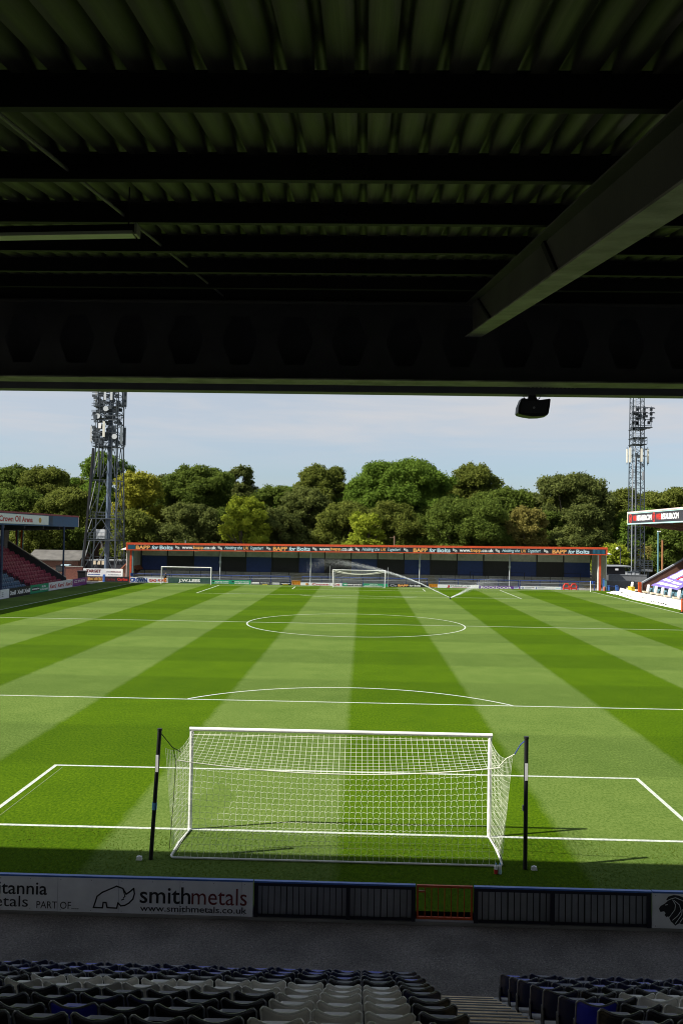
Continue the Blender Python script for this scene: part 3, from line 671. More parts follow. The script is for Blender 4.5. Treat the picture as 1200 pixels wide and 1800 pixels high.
# rafters
def rafter(x):
    zr = lambda d: 9.60 + 0.1525 * (d - 5.92)
    a, b = -2.5, 15.0; fl = 0.14
    mb = MB().hexa([(x - .01, a - D0, zr(a) + .02), (x + .01, a - D0, zr(a) + .02), (x + .01, b - D0, zr(b) + .02), (x - .01, b - D0, zr(b) + .02), (x - .01, a - D0, zb(a) - .022), (x + .01, a - D0, zb(a) - .022), (x + .01, b - D0, zb(b) - .022), (x - .01, b - D0, zb(b) - .022)])
    for da, db_ in ((8.3, 9.0), (12.6, 14.2)):
        for sd in (-1, 1): mb.hexa([(x + sd * .0105, da - .06 - D0, zr(da) + .025), (x + sd * .04, da - .06 - D0, zr(da) + .025), (x + sd * .04, da + .06 - D0, zr(da) + .025), (x + sd * .0105, da + .06 - D0, zr(da) + .025), (x + sd * .0105, db_ - .06 - D0, zb(db_) - .03), (x + sd * .04, db_ - .06 - D0, zb(db_) - .03), (x + sd * .04, db_ + .06 - D0, zb(db_) - .03), (x + sd * .0105, db_ + .06 - D0, zb(db_) - .03)], 1)
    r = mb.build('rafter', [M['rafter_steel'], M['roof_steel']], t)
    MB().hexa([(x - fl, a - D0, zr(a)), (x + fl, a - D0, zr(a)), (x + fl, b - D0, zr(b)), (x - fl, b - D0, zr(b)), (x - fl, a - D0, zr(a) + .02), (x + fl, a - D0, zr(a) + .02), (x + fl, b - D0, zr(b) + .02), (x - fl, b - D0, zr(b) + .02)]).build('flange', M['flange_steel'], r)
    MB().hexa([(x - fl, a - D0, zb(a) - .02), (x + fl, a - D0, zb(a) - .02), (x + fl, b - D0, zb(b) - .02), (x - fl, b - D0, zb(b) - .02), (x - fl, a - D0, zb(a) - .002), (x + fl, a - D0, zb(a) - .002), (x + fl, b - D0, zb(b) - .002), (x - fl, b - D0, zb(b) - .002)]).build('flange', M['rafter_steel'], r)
xr = PY(836, 591, 14.6 - D0)[0]
rafter(xr); rafter(xr - 8.85)
# front girder with hexagonal openings
YG = 15.25 - D0; zg0, zg1 = 10.22, 11.62
mb = MB(); cw = 1.0; zc = (zg0 + zg1) / 2 + 0.02; hw, hh = 0.34, 0.44
x_off = PY(137, 560, YG)[0]
for k in range(-20, 28):
    cx = x_off + k * cw; xl, xr_ = cx - cw / 2, cx + cw / 2
    P3 = lambda x, z: (x, YG, z)
    hx = [(cx + hw, zc), (cx + hw / 2, zc + hh), (cx - hw / 2, zc + hh), (cx - hw, zc), (cx - hw / 2, zc - hh), (cx + hw / 2, zc - hh)]
    vs = [P3(*q) for q in hx] + [P3(xl, zg0), P3(xr_, zg0), P3(xr_, zc), P3(xr_, zg1), P3(xl, zg1), P3(xl, zc)]
    mb.add(vs, [(10, 2, 1, 9), (6, 7, 5, 4), (7, 8, 0, 5), (8, 9, 1, 0), (6, 4, 3, 11), (11, 3, 2, 10)])
gw = mb.build('girder', mat('girder_steel', (0.028, 0.028, 0.031), 0.6, var=0.25, dirt=0.3), t)
MB().box(-24, 25, YG - 0.22, YG + 0.30, zg0 - 0.025, zg0).build('flange', M['flange_steel'], gw)
MB().box(-24, 25, YG - 0.15, YG + 0.15, zg1, zg1 + 0.022).build('flange', M['rafter_steel'], gw)
YE = 15.98 - D0
mb = MB().box(-26, 26, YE - 0.02, YE + 0.05, 10.10, zb(16) + 0.42).box(-26, 26, YE - 0.22, YE - 0.02, 10.10, 10.125).box(-26, 26, YE - 0.24, YE - 0.22, 10.10, 10.30)
mb.build('fascia', M['fascia_dark'], t)
MB().box(-26, 26, YE - 0.44, YE - 0.25, 10.24, 10.27).build('soffit_strip', M['flange_steel'], t)
MB().box(-26, 26, -24.6, -24.4, -0.3, 12).build('back_wall', M['board_white'], t)
cd = lambda px, py: (lambda r: CAM + r * (1.72 + 0.12) / (r[2] - 0.165 * r[1]))(_ray(px, py))
c0, c1 = cd(60, 250), cd(400, 526)
MB().tube([c0 + (c0 - c1) * 0.6, c0, c1], 0.016, 8).build('conduit', M['conduit'], t)
# perforated tray above the loudspeaker
ta, tb = PY(932, 684, YE - .35)[0], PY(1020, 684, YE - .35)[0]
mb = MB()
for i in range(int((tb - ta) / 0.075)):
    x = ta + i * 0.075; mb.box(x, x + .03, YE - .445, YE - .245, 10.215, 10.232); 
mb.box(ta, tb, YE - .36, YE - .33, 10.216, 10.231); mb.build('cable_tray', M['flange_steel'], t)

# loudspeaker
sp = PY(935, 716, YE - 0.05)
t = thing('loudspeaker', 'black loudspeaker hanging under the front edge of the roof', 'loudspeaker', (sp[0], sp[1], 10.10))
def sfn(u, v, d): return (sp[0] + u, sp[1] + d, sp[2] + v)
out = [(-.245, .10), (-.23, .145), (-.19, .15), (-.10, .135), (.0, .125), (.12, .12), (.22, .135), (.295, .145), (.31, .13), (.30, .02), (.275, -.13), (.25, -.165), (.12, -.19), (-.03, -.195), (-.17, -.175), (-.27, -.15), (-.295, -.12), (-.285, .0)]
MB().prism(out, sfn, -.14, .16).build('cabinet', M['speaker'], t)
MB().prism([(-.22, .10), (.26, .10), (.23, -.13), (-.24, -.12)], sfn, -.152, -.141).build('grille', M['charcoal'], t)
MB().tube([sfn(.0, -.03, -.165), sfn(.0, -.03, -.153)], .022, 10).build('badge', M['ink_grey'], t)
MB().prism([(-.10, .135), (.09, .125), (.06, .19), (.03, .26), (.02, .33), (-.05, .33), (-.06, .24)], sfn, -.06, .06).build('bracket', M['speaker'], t)
MB().tube([sfn(-.16, .27, 0), sfn(-.11, .20, 0), sfn(-.17, .20, 0), sfn(-.13, .14, 0)], .010, 6).build('cable', M['speaker'], t)
MB().tube([sfn(.13, .28, 0), sfn(.15, .22, 0), sfn(.13, .17, 0), sfn(.09, .14, 0)], .008, 6).build('cable', M['speaker'], t)

# fluorescent batten
db = 7.3; yb_ = db - D0
e1 = PY(240, 408, yb_); e0 = PY(-110, 414, yb_)
t = thing('batten_light', 'long unlit fluorescent batten hanging under the roof at left', 'light', e1)
dv = (e0 - e1)
MB().hexa([e1 + [0, -.05, -.005], e1 + [0, .05, -.005], e0 + [0, .05, -.005], e0 + [0, -.05, -.005], e1 + [0, -.035, .06], e1 + [0, .035, .06], e0 + [0, .035, .06], e0 + [0, -.035, .06]]).build('housing', M['roof_steel'], t)
MB().hexa([e1 + [-.02, -.06, -.035], e1 + [-.02, .06, -.035], e0 + [0, .06, -.035], e0 + [0, -.06, -.035], e1 + [-.02, -.06, -.006], e1 + [-.02, .06, -.006], e0 + [0, .06, -.006], e0 + [0, -.06, -.006]]).build('diffuser', M['batten_tube'], t)
MB().box(e1[0] - .004, e1[0] + .02, yb_ - .062, yb_ + .062, e1[2] - .037, e1[2] + .062).build('end_cap', M['batten'], t)
MB().tube([e1 + [-.07, 0, .06], e1 + [-.07, 0, .40]], .007, 5).build('chain', M['black_steel'], t)

# ------------------------------------------------------------------ seats of our stand
def seat_proto():
    t = thing('stadium_seat', '', 'seat', (0, 0, 0))
    nu, nv = 20, 6; hw = 0.205; hgt = 0.395
    def surf(u, v, off):
        top = hgt - 0.048 * math.cos(u * math.pi / 2) - 0.045 * max(0, abs(u) - 0.80) ** 2 / 0.04
        x = u * hw * (0.93 + 0.07 * v); z = v * top
        y = 0.05 * u * u - 0.075 * v + 0.018 * math.sin(v * math.pi) + off
        return (x, y, z)
    mb = MB(); G = []
    for off in (0, 0.014):
        for j in range(nv + 1):
            for i in range(nu + 1): mb.v.append(surf(-1 + 2 * i / nu, j / nv, off))
    N = (nu + 1) * (nv + 1); ix = lambda s, i, j: s * N + j * (nu + 1) + i
    for j in range(nv):
        for i in range(nu):
            mb.f.append((ix(0, i, j), ix(0, i + 1, j), ix(0, i + 1, j + 1), ix(0, i, j + 1))); mb.f.append((ix(1, i, j), ix(1, i, j + 1), ix(1, i + 1, j + 1), ix(1, i + 1, j)))
    edge = [(i, 0) for i in range(nu)] + [(nu, j) for j in range(nv)] + [(i, nv) for i in range(nu, 0, -1)] + [(0, j) for j in range(nv, 0, -1)]
    for a, b in zip(edge, edge[1:] + edge[:1]): mb.f.append((ix(0, *a), ix(1, *a), ix(1, *b), ix(0, *b)))
    mb.m = [0] * len(mb.f)
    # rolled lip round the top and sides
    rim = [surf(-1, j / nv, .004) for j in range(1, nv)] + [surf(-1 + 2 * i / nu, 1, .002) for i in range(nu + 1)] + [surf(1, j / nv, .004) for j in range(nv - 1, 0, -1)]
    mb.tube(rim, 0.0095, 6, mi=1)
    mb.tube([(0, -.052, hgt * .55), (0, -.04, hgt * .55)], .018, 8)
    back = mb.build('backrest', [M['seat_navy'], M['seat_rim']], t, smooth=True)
    mb = MB()
    pan = [(-.18, .05), (.18, .05), (.185, .20), (.17, .34), (.10, .375), (-.10, .375), (-.17, .34), (-.185, .20)]
    mb.prism(pan, lambda u, v, d: (u, .10 + d - 0.05 * v, v - .10), 0, .05)
    mb.build('seat_pan', M['seat_navy'], t)
    mb = MB()
    for s in (-1, 1):
        mb.box(s * .185 - .012, s * .185 + .012, -.02, .17, -.30, -.06); mb.box(s * .192 - .008, s * .192 + .008, .0, .13, -.06, .12)
    mb.box(-.20, .20, .03, .08, -.40, -.30); mb.box(-.03, .03, -.03, .08, -.44, -.40)
    mb.build('bracket', M['black_steel'], t)
    return t
proto = seat_proto(); parts = sorted(proto.children, key=lambda o: ['backrest', 'seat_pan', 'bracket'].index(o.name.split('.')[0]))
seat_meshes = {}
def seat_mesh(part, m):
    k = (part.name, m)
    if k not in seat_meshes:
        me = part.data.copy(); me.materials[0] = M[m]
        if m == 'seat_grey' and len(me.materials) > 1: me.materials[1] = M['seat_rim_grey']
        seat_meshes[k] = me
    return seat_meshes[k]
first = True
def near_seat(x, y, z, colour, pan, label, group):
    global first
    if first: r = proto; ch = parts; first = False
    else:
        r = proto.copy(); COL.objects.link(r); ch = []
        for p in parts:
            c = p.copy(); COL.objects.link(c); c.parent = r; ch.append(c)
    r.location = (x, y, z); r.rotation_euler = (RNG.normal(0, .018), RNG.normal(0, .008), RNG.normal(0, .02)); r['label'] = label; r['group'] = group; r['category'] = 'seat'
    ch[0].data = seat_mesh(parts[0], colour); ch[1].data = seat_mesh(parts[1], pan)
CN = {'seat_navy': 'navy', 'seat_black': 'black', 'seat_grey': 'grey', 'seat_blue': 'bright blue'}
PITCH = 0.441
for k in range(1, 11):
    d, zt = row(k); y = d - D0
    xl = CAM[0] - 0.026 * d - 0.4055 * d - 0.35; xr_ = CAM[0] - 0.026 * d + 0.4055 * d + 0.35
    for c in range(0, 30):
        x = SEAT_X - 0.20 - c * PITCH
        if x < xl: break
        col = 'seat_navy' if k in (1, 2) else 'seat_black'
        if k == 3 or (k == 6 and c in (11, 0)) or (k == 7 and c in (12, 14)): col = 'seat_navy'
        if k == 5 and 1 <= c <= 10: col = 'seat_grey'
        if k == 6 and 1 <= c <= 10: col = 'seat_grey'
        if k >= 7 and 1 <= c <= 3: col = 'seat_grey'
        if k == 9 and c == 7: col = 'seat_blue'
        pan = {'seat_grey': 'seat_grey', 'seat_blue': 'seat_blue'}.get(col, 'seat_pan_blue' if (k <= 3 and RNG.random() < .6) else col)
        near_seat(x + RNG.normal(0, .006), y + RNG.normal(0, .008), zt - 0.40 + RNG.normal(0, .004), col, pan, f'{CN[col]} tip-up seat, {nth(c + 1)} left of the aisle in the {nth(k)} row from the pitch', 'seats left of the aisle in the near stand')
    for c in range(0, 20):
        x = RX + 0.20 + c * PITCH
        if x > xr_: break
        col = 'seat_navy' if k in (1, 2, 3) or c == 0 else 'seat_black'
        if k in (5, 6, 7) and c >= 2: col = 'seat_grey'
        if k == 7 and c == 0: col = 'seat_blue'
        if k == 8: col = 'seat_black'
        pan = {'seat_grey': 'seat_grey', 'seat_blue': 'seat_blue'}.get(col, 'seat_pan_blue' if (k <= 4 and RNG.random() < .25) else col)
        near_seat(x + RNG.normal(0, .006), y + RNG.normal(0, .008), zt - 0.40 + RNG.normal(0, .004), col, pan, f'{CN[col]} tip-up seat, {nth(c + 1)} right of the aisle in the {nth(k)} row from the pitch', 'seats right of the aisle in the near stand')

#PART2
# ================================================================== FAR STAND
YS = 104.4
xs0, xs1 = -35.0, 36.6
zT = lambda x: 6.08 + (x - 0.8) * 0.0062; zBt = lambda x: zT(x) - 1.08
t = thing('terrace_stand', 'long low covered terrace stand with lettered fascia behind the far goal', 'stand', (0, 108, 0))
mb = MB()
for k in range(8): mb.box(xs0 + .2, xs1 - .2, YS + .6 + k * .98, YS + .6 + (k + 1) * .98 - .002 + (0.0 if k < 7 else 0.2), -0.29, 0.22 + k * 0.175)
mb.build('terrace_steps', M['terrace'], t)
for px in (247, 527, 754, 1034):
    x = PY(px, 1012, 109)[0]; w = 1.0 if px in (527, 754) else 1.5
    for k in range(8): MB().box(x - w, x + w, YS + .585 + k * .98, YS + .585 + (k + 1) * .98 - .006, 0.225 + k * .175, 0.235 + k * .175).build('yellow_gangway', M['yellow_paint'], t)
YB = 112.5
for i in range(17):
    a = xs0 + .3 + (xs1 - xs0 - .6) * i / 17; b = xs0 + .3 + (xs1 - xs0 - .6) * (i + 1) / 17
    MB().box(a + .05, b - .05, YB, YB + .08, 1.40, 3.78).build('blue_panel' if i % 2 == 0 else 'black_panel', M['blue_panel' if i % 2 == 0 else 'dark_panel'], t)
    m_ = MB()
    nr = 14
    for j in range(nr): m_.box(a + .05 + (b - a - .1) * j / nr, a + .05 + (b - a - .1) * (j + .55) / nr, YB - .03, YB, 3.80, 5.75)
    m_.box(a + .05, b - .05, YB + .002, YB + .06, 3.80, 5.75); m_.build('cladding_panel', M['grey_panel'], t)
    MB().box(a - .12, a + .05, YB - .14, YB + .1, 1.3, 5.75).build('wall_post', M['dark_panel'], t)
for x, m_ in ((xs0 + .02, 'grey_panel'), (xs1 - .02, 'grey_panel')):
    mb = MB(); mb.hexa([(x - .05, YS + .4, -.29), (x + .05, YS + .4, -.29), (x + .05, YB + .1, -.29), (x - .05, YB + .1, -.29), (x - .05, YS + .4, zBt(x)), (x + .05, YS + .4, zBt(x)), (x + .05, YB + .1, zBt(x) + .6), (x - .05, YB + .1, zBt(x) + .6)])
    for q in range(1, 6): mb.box(x - .07, x + .07, YS + .4 + q * 1.35, YS + .48 + q * 1.35, -.2, zBt(x))
    mb.build('end_wall', M[m_], t)
mb = MB().hexa([(xs0 - .6, YS - .55, zBt(xs0) + .02), (xs1 + .5, YS - .55, zBt(xs1) + .02), (xs1 + .5, YB + .3, zBt(xs1) + .75), (xs0 - .6, YB + .3, zBt(xs0) + .75), (xs0 - .6, YS - .55, zBt(xs0) + .10), (xs1 + .5, YS - .55, zBt(xs1) + .10), (xs1 + .5, YB + .3, zBt(xs1) + .85), (xs0 - .6, YB + .3, zBt(xs0) + .85)])
mb.build('roof', M['soffit'], t)
for i in range(16):
    x = xs0 + 1.5 + i * 4.6
    MB().hexa([(x - .06, YS, zBt(x) - .10), (x + .06, YS, zBt(x) - .10), (x + .06, YB, zBt(x) + .45), (x - .06, YB, zBt(x) + .45), (x - .06, YS, zBt(x) + .06), (x + .06, YS, zBt(x) + .06), (x + .06, YB, zBt(x) + .70), (x - .06, YB, zBt(x) + .70)]).build('roof_beam', M['grey_panel'], t)
YQ = YS - .75
fx0, fx1 = PY(222, 960, YQ)[0], PY(1067, 967, YQ)[0]
def slab(name, x0, x1, y0, y1, za, zb2, m, par):   # strip following the slight fall of the roof line
    return MB().hexa([(x0, y0, zT(x0) + za), (x1, y0, zT(x1) + za), (x1, y1, zT(x1) + za), (x0, y1, zT(x0) + za), (x0, y0, zT(x0) + zb2), (x1, y0, zT(x1) + zb2), (x1, y1, zT(x1) + zb2), (x0, y1, zT(x0) + zb2)]).build(name, M[m], par)
fas = slab('fascia', fx0 + .25, fx1 - .25, YQ, YQ + .15, -.98, -.27, 'navy_fascia', t)
slab('trim', fx0, fx1, YQ - .06, YQ + .30, -.265, .03, 'orange_red', fas)
slab('trim', fx0, fx1, YQ - .04, YQ + .30, -1.12, -.985, 'orange_red', fas)
slab('trim', fx0, fx0 + .245, YQ - .03, YQ + .28, -.98, -.27, 'orange_red', fas); slab('trim', fx1 - .245, fx1, YQ - .03, YQ + .28, -.98, -.27, 'orange_red', fas)
for a, b in ((fx0 + .30, PY(238, 965, YQ)[0]), (PY(1041, 968, YQ)[0], fx1 - .30)):
    mb = MB(); n_ = 10
    for i in range(n_): mb.box(a + (b - a) * i / n_, a + (b - a) * (i + .62) / n_, YQ - .05, YQ - .002, zT(a) - .95, zT(a) - .30)
    mb.build('ribbed_end', M['teal_sheet'], fas)
def Ffn(u, v): return (u, YQ - .012, zT(u) + v)
fpx = lambda px: PY(px, 965, YQ)[0]
orange, cyan, white = MB(), MB(), MB()
per = 246.0
for k in range(4):
    o = k * per - (0.6 if k == 3 else 0)
    o = [0, 241, 487, 731][k]
    put_text(orange, 'BAPP', Ffn, fpx(239 + o), fpx(264 + o), -.95, -.34, bold=0.035)
    put_text(cyan, 'for', Ffn, fpx(267 + o), fpx(279 + o), -.95, -.32, bold=0.025, shear=0.25)
    put_text(cyan, 'Bolts', Ffn, fpx(281 + o), fpx(304 + o), -.95, -.32, bold=0.025)
    if k == 3: break
    for cx in (312 + o, 387 + o, 472 + o):
        for dx, dz in ((-1.6, .06), (1.4, -.08)): put_ell(white, Ffn, fpx(cx + dx), -.62 + dz, .20, .17, n=10, hole=.35)
        put_line(white, Ffn, [(fpx(cx - 3.2), -.40), (fpx(cx + 3), -.84)], .16)
    put_text(white, 'www.', Ffn, fpx(320 + o), fpx(340 + o), -.86, -.50, bold=0.025); put_text(orange, 'bapp', Ffn, fpx(340 + o), fpx(358 + o), -.96, -.34, bold=0.025); put_text(white, '.co.uk', Ffn, fpx(358 + o), fpx(380 + o), -.86, -.34, bold=0.025)
    put_text(cyan, 'Holding the', Ffn, fpx(395 + o), fpx(426 + o), -.97, -.34, bold=0.008, shear=0.35); put_text(orange, 'UK', Ffn, fpx(428 + o), fpx(438 + o), -.86, -.34, bold=0.008, shear=0.3); put_text(cyan, 'Together!', Ffn, fpx(440 + o), fpx(463 + o), -.97, -.34, bold=0.008, shear=0.35)
orange.build('orange_lettering', M['ink_gold' if False else 'ink_orange'], fas); cyan.build('pale_lettering', M['ink_cyan'], fas); white.build('white_lettering', M['ink_white'], fas)
for px in (387, 546, 737, 895):
    x = PY(px, 1000, YS)[0]; MB().tube([(x, YS, -.29), (x, YS, zBt(x) + .05)], .10, 8).box(x - .16, x + .16, YS - .12, YS + .12, 3.0, 3.35).build('column', M['post_grey'], t)
for px, s in ((231.5, 1), (1055, -1)):
    x = PY(px, 1000, YS - .2)[0]
    MB().box(x - .28, x + .02, YS - .3, YS + .0, -.29, zBt(x) - .03).build('end_column', M['orange_red'], t); MB().box(x + .022 if s > 0 else x - .45, x + .25 if s > 0 else x - .282, YS - .28, YS - .02, -.29, zBt(x) - .03).build('column_casing', M['post_teal' if s > 0 else 'grey_panel'], t)
for px in (285, 345, 420, 500, 630, 705, 790, 850, 920, 990):   # small lamps under the front edge
    x = PY(px, 972, YS - .6)[0]; MB().box(x - .3, x + .3, YS - .62, YS - .42, zBt(x) - .12, zBt(x) - .03).build('lamp', M['ink_white'], t)

# crush barriers standing on the terrace
nb = 0
for i, px in enumerate((270, 318, 369, 412, 440, 492, 560, 600, 652, 690, 718, 790, 815, 842, 869, 905, 950, 1003)):
    y = YS + 4.2 + (i % 2) * 1.96; st = 0.22 + int((y - YS - .6) / .98) * .175; p = PY(px, 1010, y); wd = 1.55
    tt = thing('crush_barrier', f'black crush barrier on the far terrace, {nth(i + 1)} from the left', 'barrier', (p[0], y, st), 'black crush barriers on the far terrace')
    MB().tube([(p[0] - wd, y, st + 1.0), (p[0] + wd, y, st + 1.0)], .035, 6).build('rail', M['barrier_black'], tt)
    MB().tube([(p[0] - wd * .9, y, st - .02), (p[0] - wd * .9, y, st + 1.0)], .045, 6).build('leg', M['barrier_black'], tt); MB().tube([(p[0] + wd * .9, y, st - .02), (p[0] + wd * .9, y, st + 1.0)], .045, 6).build('leg', M['barrier_black'], tt)
# blue front rail of the terrace, one length for each bay
bays = [234, 300, 372, 441, 511]; bays2 = [530, 600, 676, 752]; bays3 = [770, 840, 912, 985, 1046]
j = 0
for bb in (bays, bays2, bays3):
    for a, b in zip(bb[:-1], bb[1:]):
        j += 1; y = YS - .05; x0, x1 = PY(a, 1020, y)[0] + .04, PY(b, 1020, y)[0] - .04
        tt = thing('guard_rail', f'blue guard rail along the far terrace front, {nth(j)} length from the left', 'railing', ((x0 + x1) / 2, y, 0), 'blue rails in front of the far terrace')
        MB().tube([(x0, y, 1.22), (x1, y, 1.22)], .06, 6).build('rail', M['barrier_blue'], tt); MB().tube([(x0, y, .84), (x1, y, .84)], .025, 5).build('rail', M['post_grey'], tt)
        for q in range(3): xx = x0 + .1 + (x1 - x0 - .2) * q / 2; MB().box(xx - .045, xx + .045, y + .065, y + .14, -.29, 1.22).build('post', M['barrier_blue'], tt)

# ------------------------------------------------------------------ advertising boards along the far end
YA = 103.2
def ad(px0, px1, top, bot, m, label, marks=(), name='advertising_board', y=YA, cat='board', sub=True):
    a, b = PY(px0, (top + bot) / 2, y), PY(px1, (top + bot) / 2, y); xm = (px0 + px1) / 2
    z1 = PY(xm, top, y)[2]; z0 = max(0.0, PY(xm, bot, y)[2])
    t = thing(name, label, cat, ((a[0] + b[0]) / 2, y, z0))
    MB().box(a[0] + .02, b[0] - .02, y, y + .08, z0, z1).build('panel', M[m], t)
    mb_ = MB(); mb_.box(a[0] + .2, a[0] + .28, y + .081, y + .5, z0, z1 - .1); mb_.box(b[0] - .28, b[0] - .2, y + .081, y + .5, z0, z1 - .1); mb_.build('support', M['bar_dark'], t)
    w = px1 - px0; ux = lambda p: a[0] + .02 + (b[0] - a[0] - .04) * (p - px0) / w; vz = lambda f: z0 + (z1 - z0) * f
    groups = {}
    for mk_ in marks:
        lv = {'r': 1, 't': 2, 'e': 2, 'l': 2, 'd': 2, 'p': 1}[mk_[0]]; col = mk_[1]; key = (lv, col); mb2 = groups.setdefault(key, MB())
        fn = (lambda dy: (lambda u, v: (u, y - dy, v)))(0.006 * lv)
        if mk_[0] == 't': put_text(mb2, mk_[2], fn, ux(mk_[3]), ux(mk_[4]), vz(mk_[5]), vz(mk_[6]), bold=mk_[7] if len(mk_) > 7 else .02, shear=mk_[8] if len(mk_) > 8 else 0)
        elif mk_[0] == 'r': put_rect(mb2, fn, ux(mk_[2]), ux(mk_[3]), vz(mk_[4]), vz(mk_[5]))
        elif mk_[0] == 'p': mb2.poly([fn(ux(p), vz(q)) for p, q in mk_[2]])
        elif mk_[0] == 'e': put_ell(mb2, fn, ux(mk_[2]), vz(mk_[3]), (ux(mk_[2] + mk_[4]) - ux(mk_[2])), (z1 - z0) * mk_[5], hole=mk_[6] if len(mk_) > 6 else 0)
        elif mk_[0] == 'd':   # a run of small illegible lettering
            rr = random.Random(int(mk_[2] * 7)); p = mk_[2]
            while p < mk_[3]:
                q = p + rr.uniform(.5, 1.5); put_rect(mb2, fn, ux(p), ux(min(q, mk_[3])), vz(mk_[4]), vz(mk_[4] + (mk_[5] - mk_[4]) * rr.uniform(.7, 1))); p = q + rr.uniform(.25, .6)
    for (lv, col), mb2 in groups.items():
        nm = 'lettering' if lv == 2 else 'colour_block'
        mb2.build(nm, M[col], t)
    return t
ad(228.5, 295, 1015, 1025.5, 'sign_white', 'white board with blue CROWN and red GAS POWER lettering', [('t', 'ink_blue', 'CROWN', 228.8, 259, .12, .88, .05), ('t', 'ink_red', 'GAS', 262, 275, .18, .72, .04), ('t', 'ink_red', 'POWER', 278, 294, .18, .72, .04), ('r', 'ink_blue', 275.6, 277.2, .3, .6)])
ad(295.6, 370, 1016, 1027, 'dark_green_board', 'dark green board with white J.W. LEES lettering', [('t', 'ink_white', 'J.W.LEES', 314, 352, .10, .80, .045)])
ad(371.4, 406.3, 1019.5, 1029, 'green_board', 'green board with white lettering right of the small far goal', [('r', 'ink_black', 373.5, 376.5, .45, .75), ('t', 'ink_white', 'WORLEY TOWN', 377.5, 402, .45, .72, .03), ('d', 'ink_white', 377, 402.5, .14, .34)])
ad(406.7, 441, 1020, 1030, 'green_board', 'green board with white lettering beside the dark boards', [('r', 'ink_black', 407.5, 411, .45, .78), ('t', 'ink_white', 'WORLEY TOWN', 412, 437.5, .45, .72, .03), ('d', 'ink_white', 412, 438, .14, .34)])
ad(441.4, 476.3, 1022, 1031, 'charcoal', 'dark board with white panel beside the green boards', [('r', 'ink_white', 442.5, 455.5, .15, .75), ('d', 'ink_grey', 443, 455, .3, .6), ('d', 'ink_white', 457.5, 474, .45, .68), ('r', 'ink_yellow', 461, 470.5, .04, .18)])
ad(476.7, 512.3, 1023, 1032, 'navy_fascia', 'dark board with white panel beside the left orange gate', [('r', 'ink_white', 478, 491.5, .15, .75), ('d', 'ink_grey', 478.5, 491, .3, .6), ('d', 'ink_white', 494, 510, .45, .68), ('r', 'ink_yellow', 497, 506.5, .04, .18)])
ad(528, 601, 1024.5, 1034, 'sign_white', 'white board with red Crown Oil lettering behind the far goal', [('e', 'ink_orange', 539.2, .48, 3.2, .36), ('e', 'bright_red', 540.2, .5, 1.6, .22), ('t', 'ink_red', 'Crown', 548, 578, .12, .82, .025), ('t', 'ink_red', 'Oil', 584.5, 597, .12, .82, .025)])
ad(601.4, 637.4, 1025, 1034.5, 'charcoal', 'dark board with white enterprise lettering behind the far goal', [('r', 'green_board', 601.6, 610, .02, .98), ('t', 'ink_white', 'enterprise', 604, 636, .22, .74, .04), ('r', 'green_board', 637, 637.3, .02, .98)])
ad(637.8, 681.6, 1026, 1035, 'green_board', 'green board with white lettering behind the far goal', [('t', 'ink_white', 'RUN FOR', 650, 663.5, .52, .78, .02), ('d', 'ink_white', 641, 672, .10, .32)])
ad(682, 753.4, 1026.5, 1036.5, 'sign_black', 'black board with orange BAPP for Bolts lettering', [('e', 'ink_grey', 689, .5, 4.2, .38, .62), ('e', 'ink_grey', 694.5, .40, 2.4, .24, .4), ('t', 'ink_orange', 'BAPP', 699, 717.5, .18, .82, .05), ('t', 'ink_white', 'for Bolts', 719, 739, .26, .78, .03), ('d', 'ink_grey', 719, 738, .06, .16)])
ad(768.6, 841.4, 1028, 1037.5, 'sign_white', 'white board with red J and grey FREIGHT LTD lettering', [('t', 'ink_red', 'J', 784.5, 790, .08, .84, .06), ('t', 'ink_black', 'FREIGHT LTD', 792, 826, .42, .82, .0), ('d', 'ink_red', 794, 824, .14, .24)])
ad(841.8, 913.4, 1030.5, 1039, 'purple_board', 'purple board with white ROCKDOOR lettering', [('t', 'ink_white', 'ROCKDOOR', 844.5, 898.5, .06, .84, .02), ('r', 'ink_cyan', 902.5, 911, .2, .9), ('d', 'purple_board', 903, 910, .5, .8), ('p', 'ink_orange', [(906, .02), (913, .02), (912, .22)])])
ad(913.8, 986, 1031, 1040, 'sign_white', 'white board with small blue and red lettering right of ROCKDOOR', [('e', 'ink_blue', 917.5, .52, 2.2, .28, .55), ('d', 'ink_grey', 922, 938, .55, .78), ('d', 'bright_red', 936, 938, .5, .75), ('d', 'ink_grey', 922, 933, .15, .3), ('r', 'ink_blue', 941, 943, .6, .85), ('r', 'ink_blue', 941, 943, .15, .4), ('d', 'ink_grey', 944.5, 958, .6, .8), ('d', 'ink_grey', 944.5, 975, .18, .34), ('d', 'ink_cyan', 976, 984, .3, .7)])
for px0, px1, tp, bt, lab in ((513, 527.6, 1020.5, 1034, 'orange yellow gate left of the white Crown Oil board'), (754, 768, 1026.5, 1038, 'orange yellow gate right of the black BAPP board')):
    a, b = PY(px0, 1028, YA), PY(px1, 1028, YA); z1 = PY(px0, tp, YA)[2]
    t = thing('pitch_gate', lab, 'gate', ((a[0] + b[0]) / 2, YA, 0), 'orange gates at the far end')
    MB().box(a[0] + .05, b[0] - .05, YA + .01, YA + .05, .06, z1 - .06).build('panel', M['yellow_panel'], t)
    mb = MB(); mb.box(a[0], a[0] + .08, YA - .02, YA + .08, 0, z1); mb.box(b[0] - .08, b[0], YA - .02, YA + .08, 0, z1); mb.box(a[0] + .08, b[0] - .08, YA - .02, YA + .08, z1 - .08, z1 - .002)
    for q in range(1, 5): mb.box(a[0] + (b[0] - a[0]) * q / 5 - .02, a[0] + (b[0] - a[0]) * q / 5 + .02, YA - .012, YA + .008, .06, z1 - .08)
    mb.build('frame', M['yellow_panel'], t)
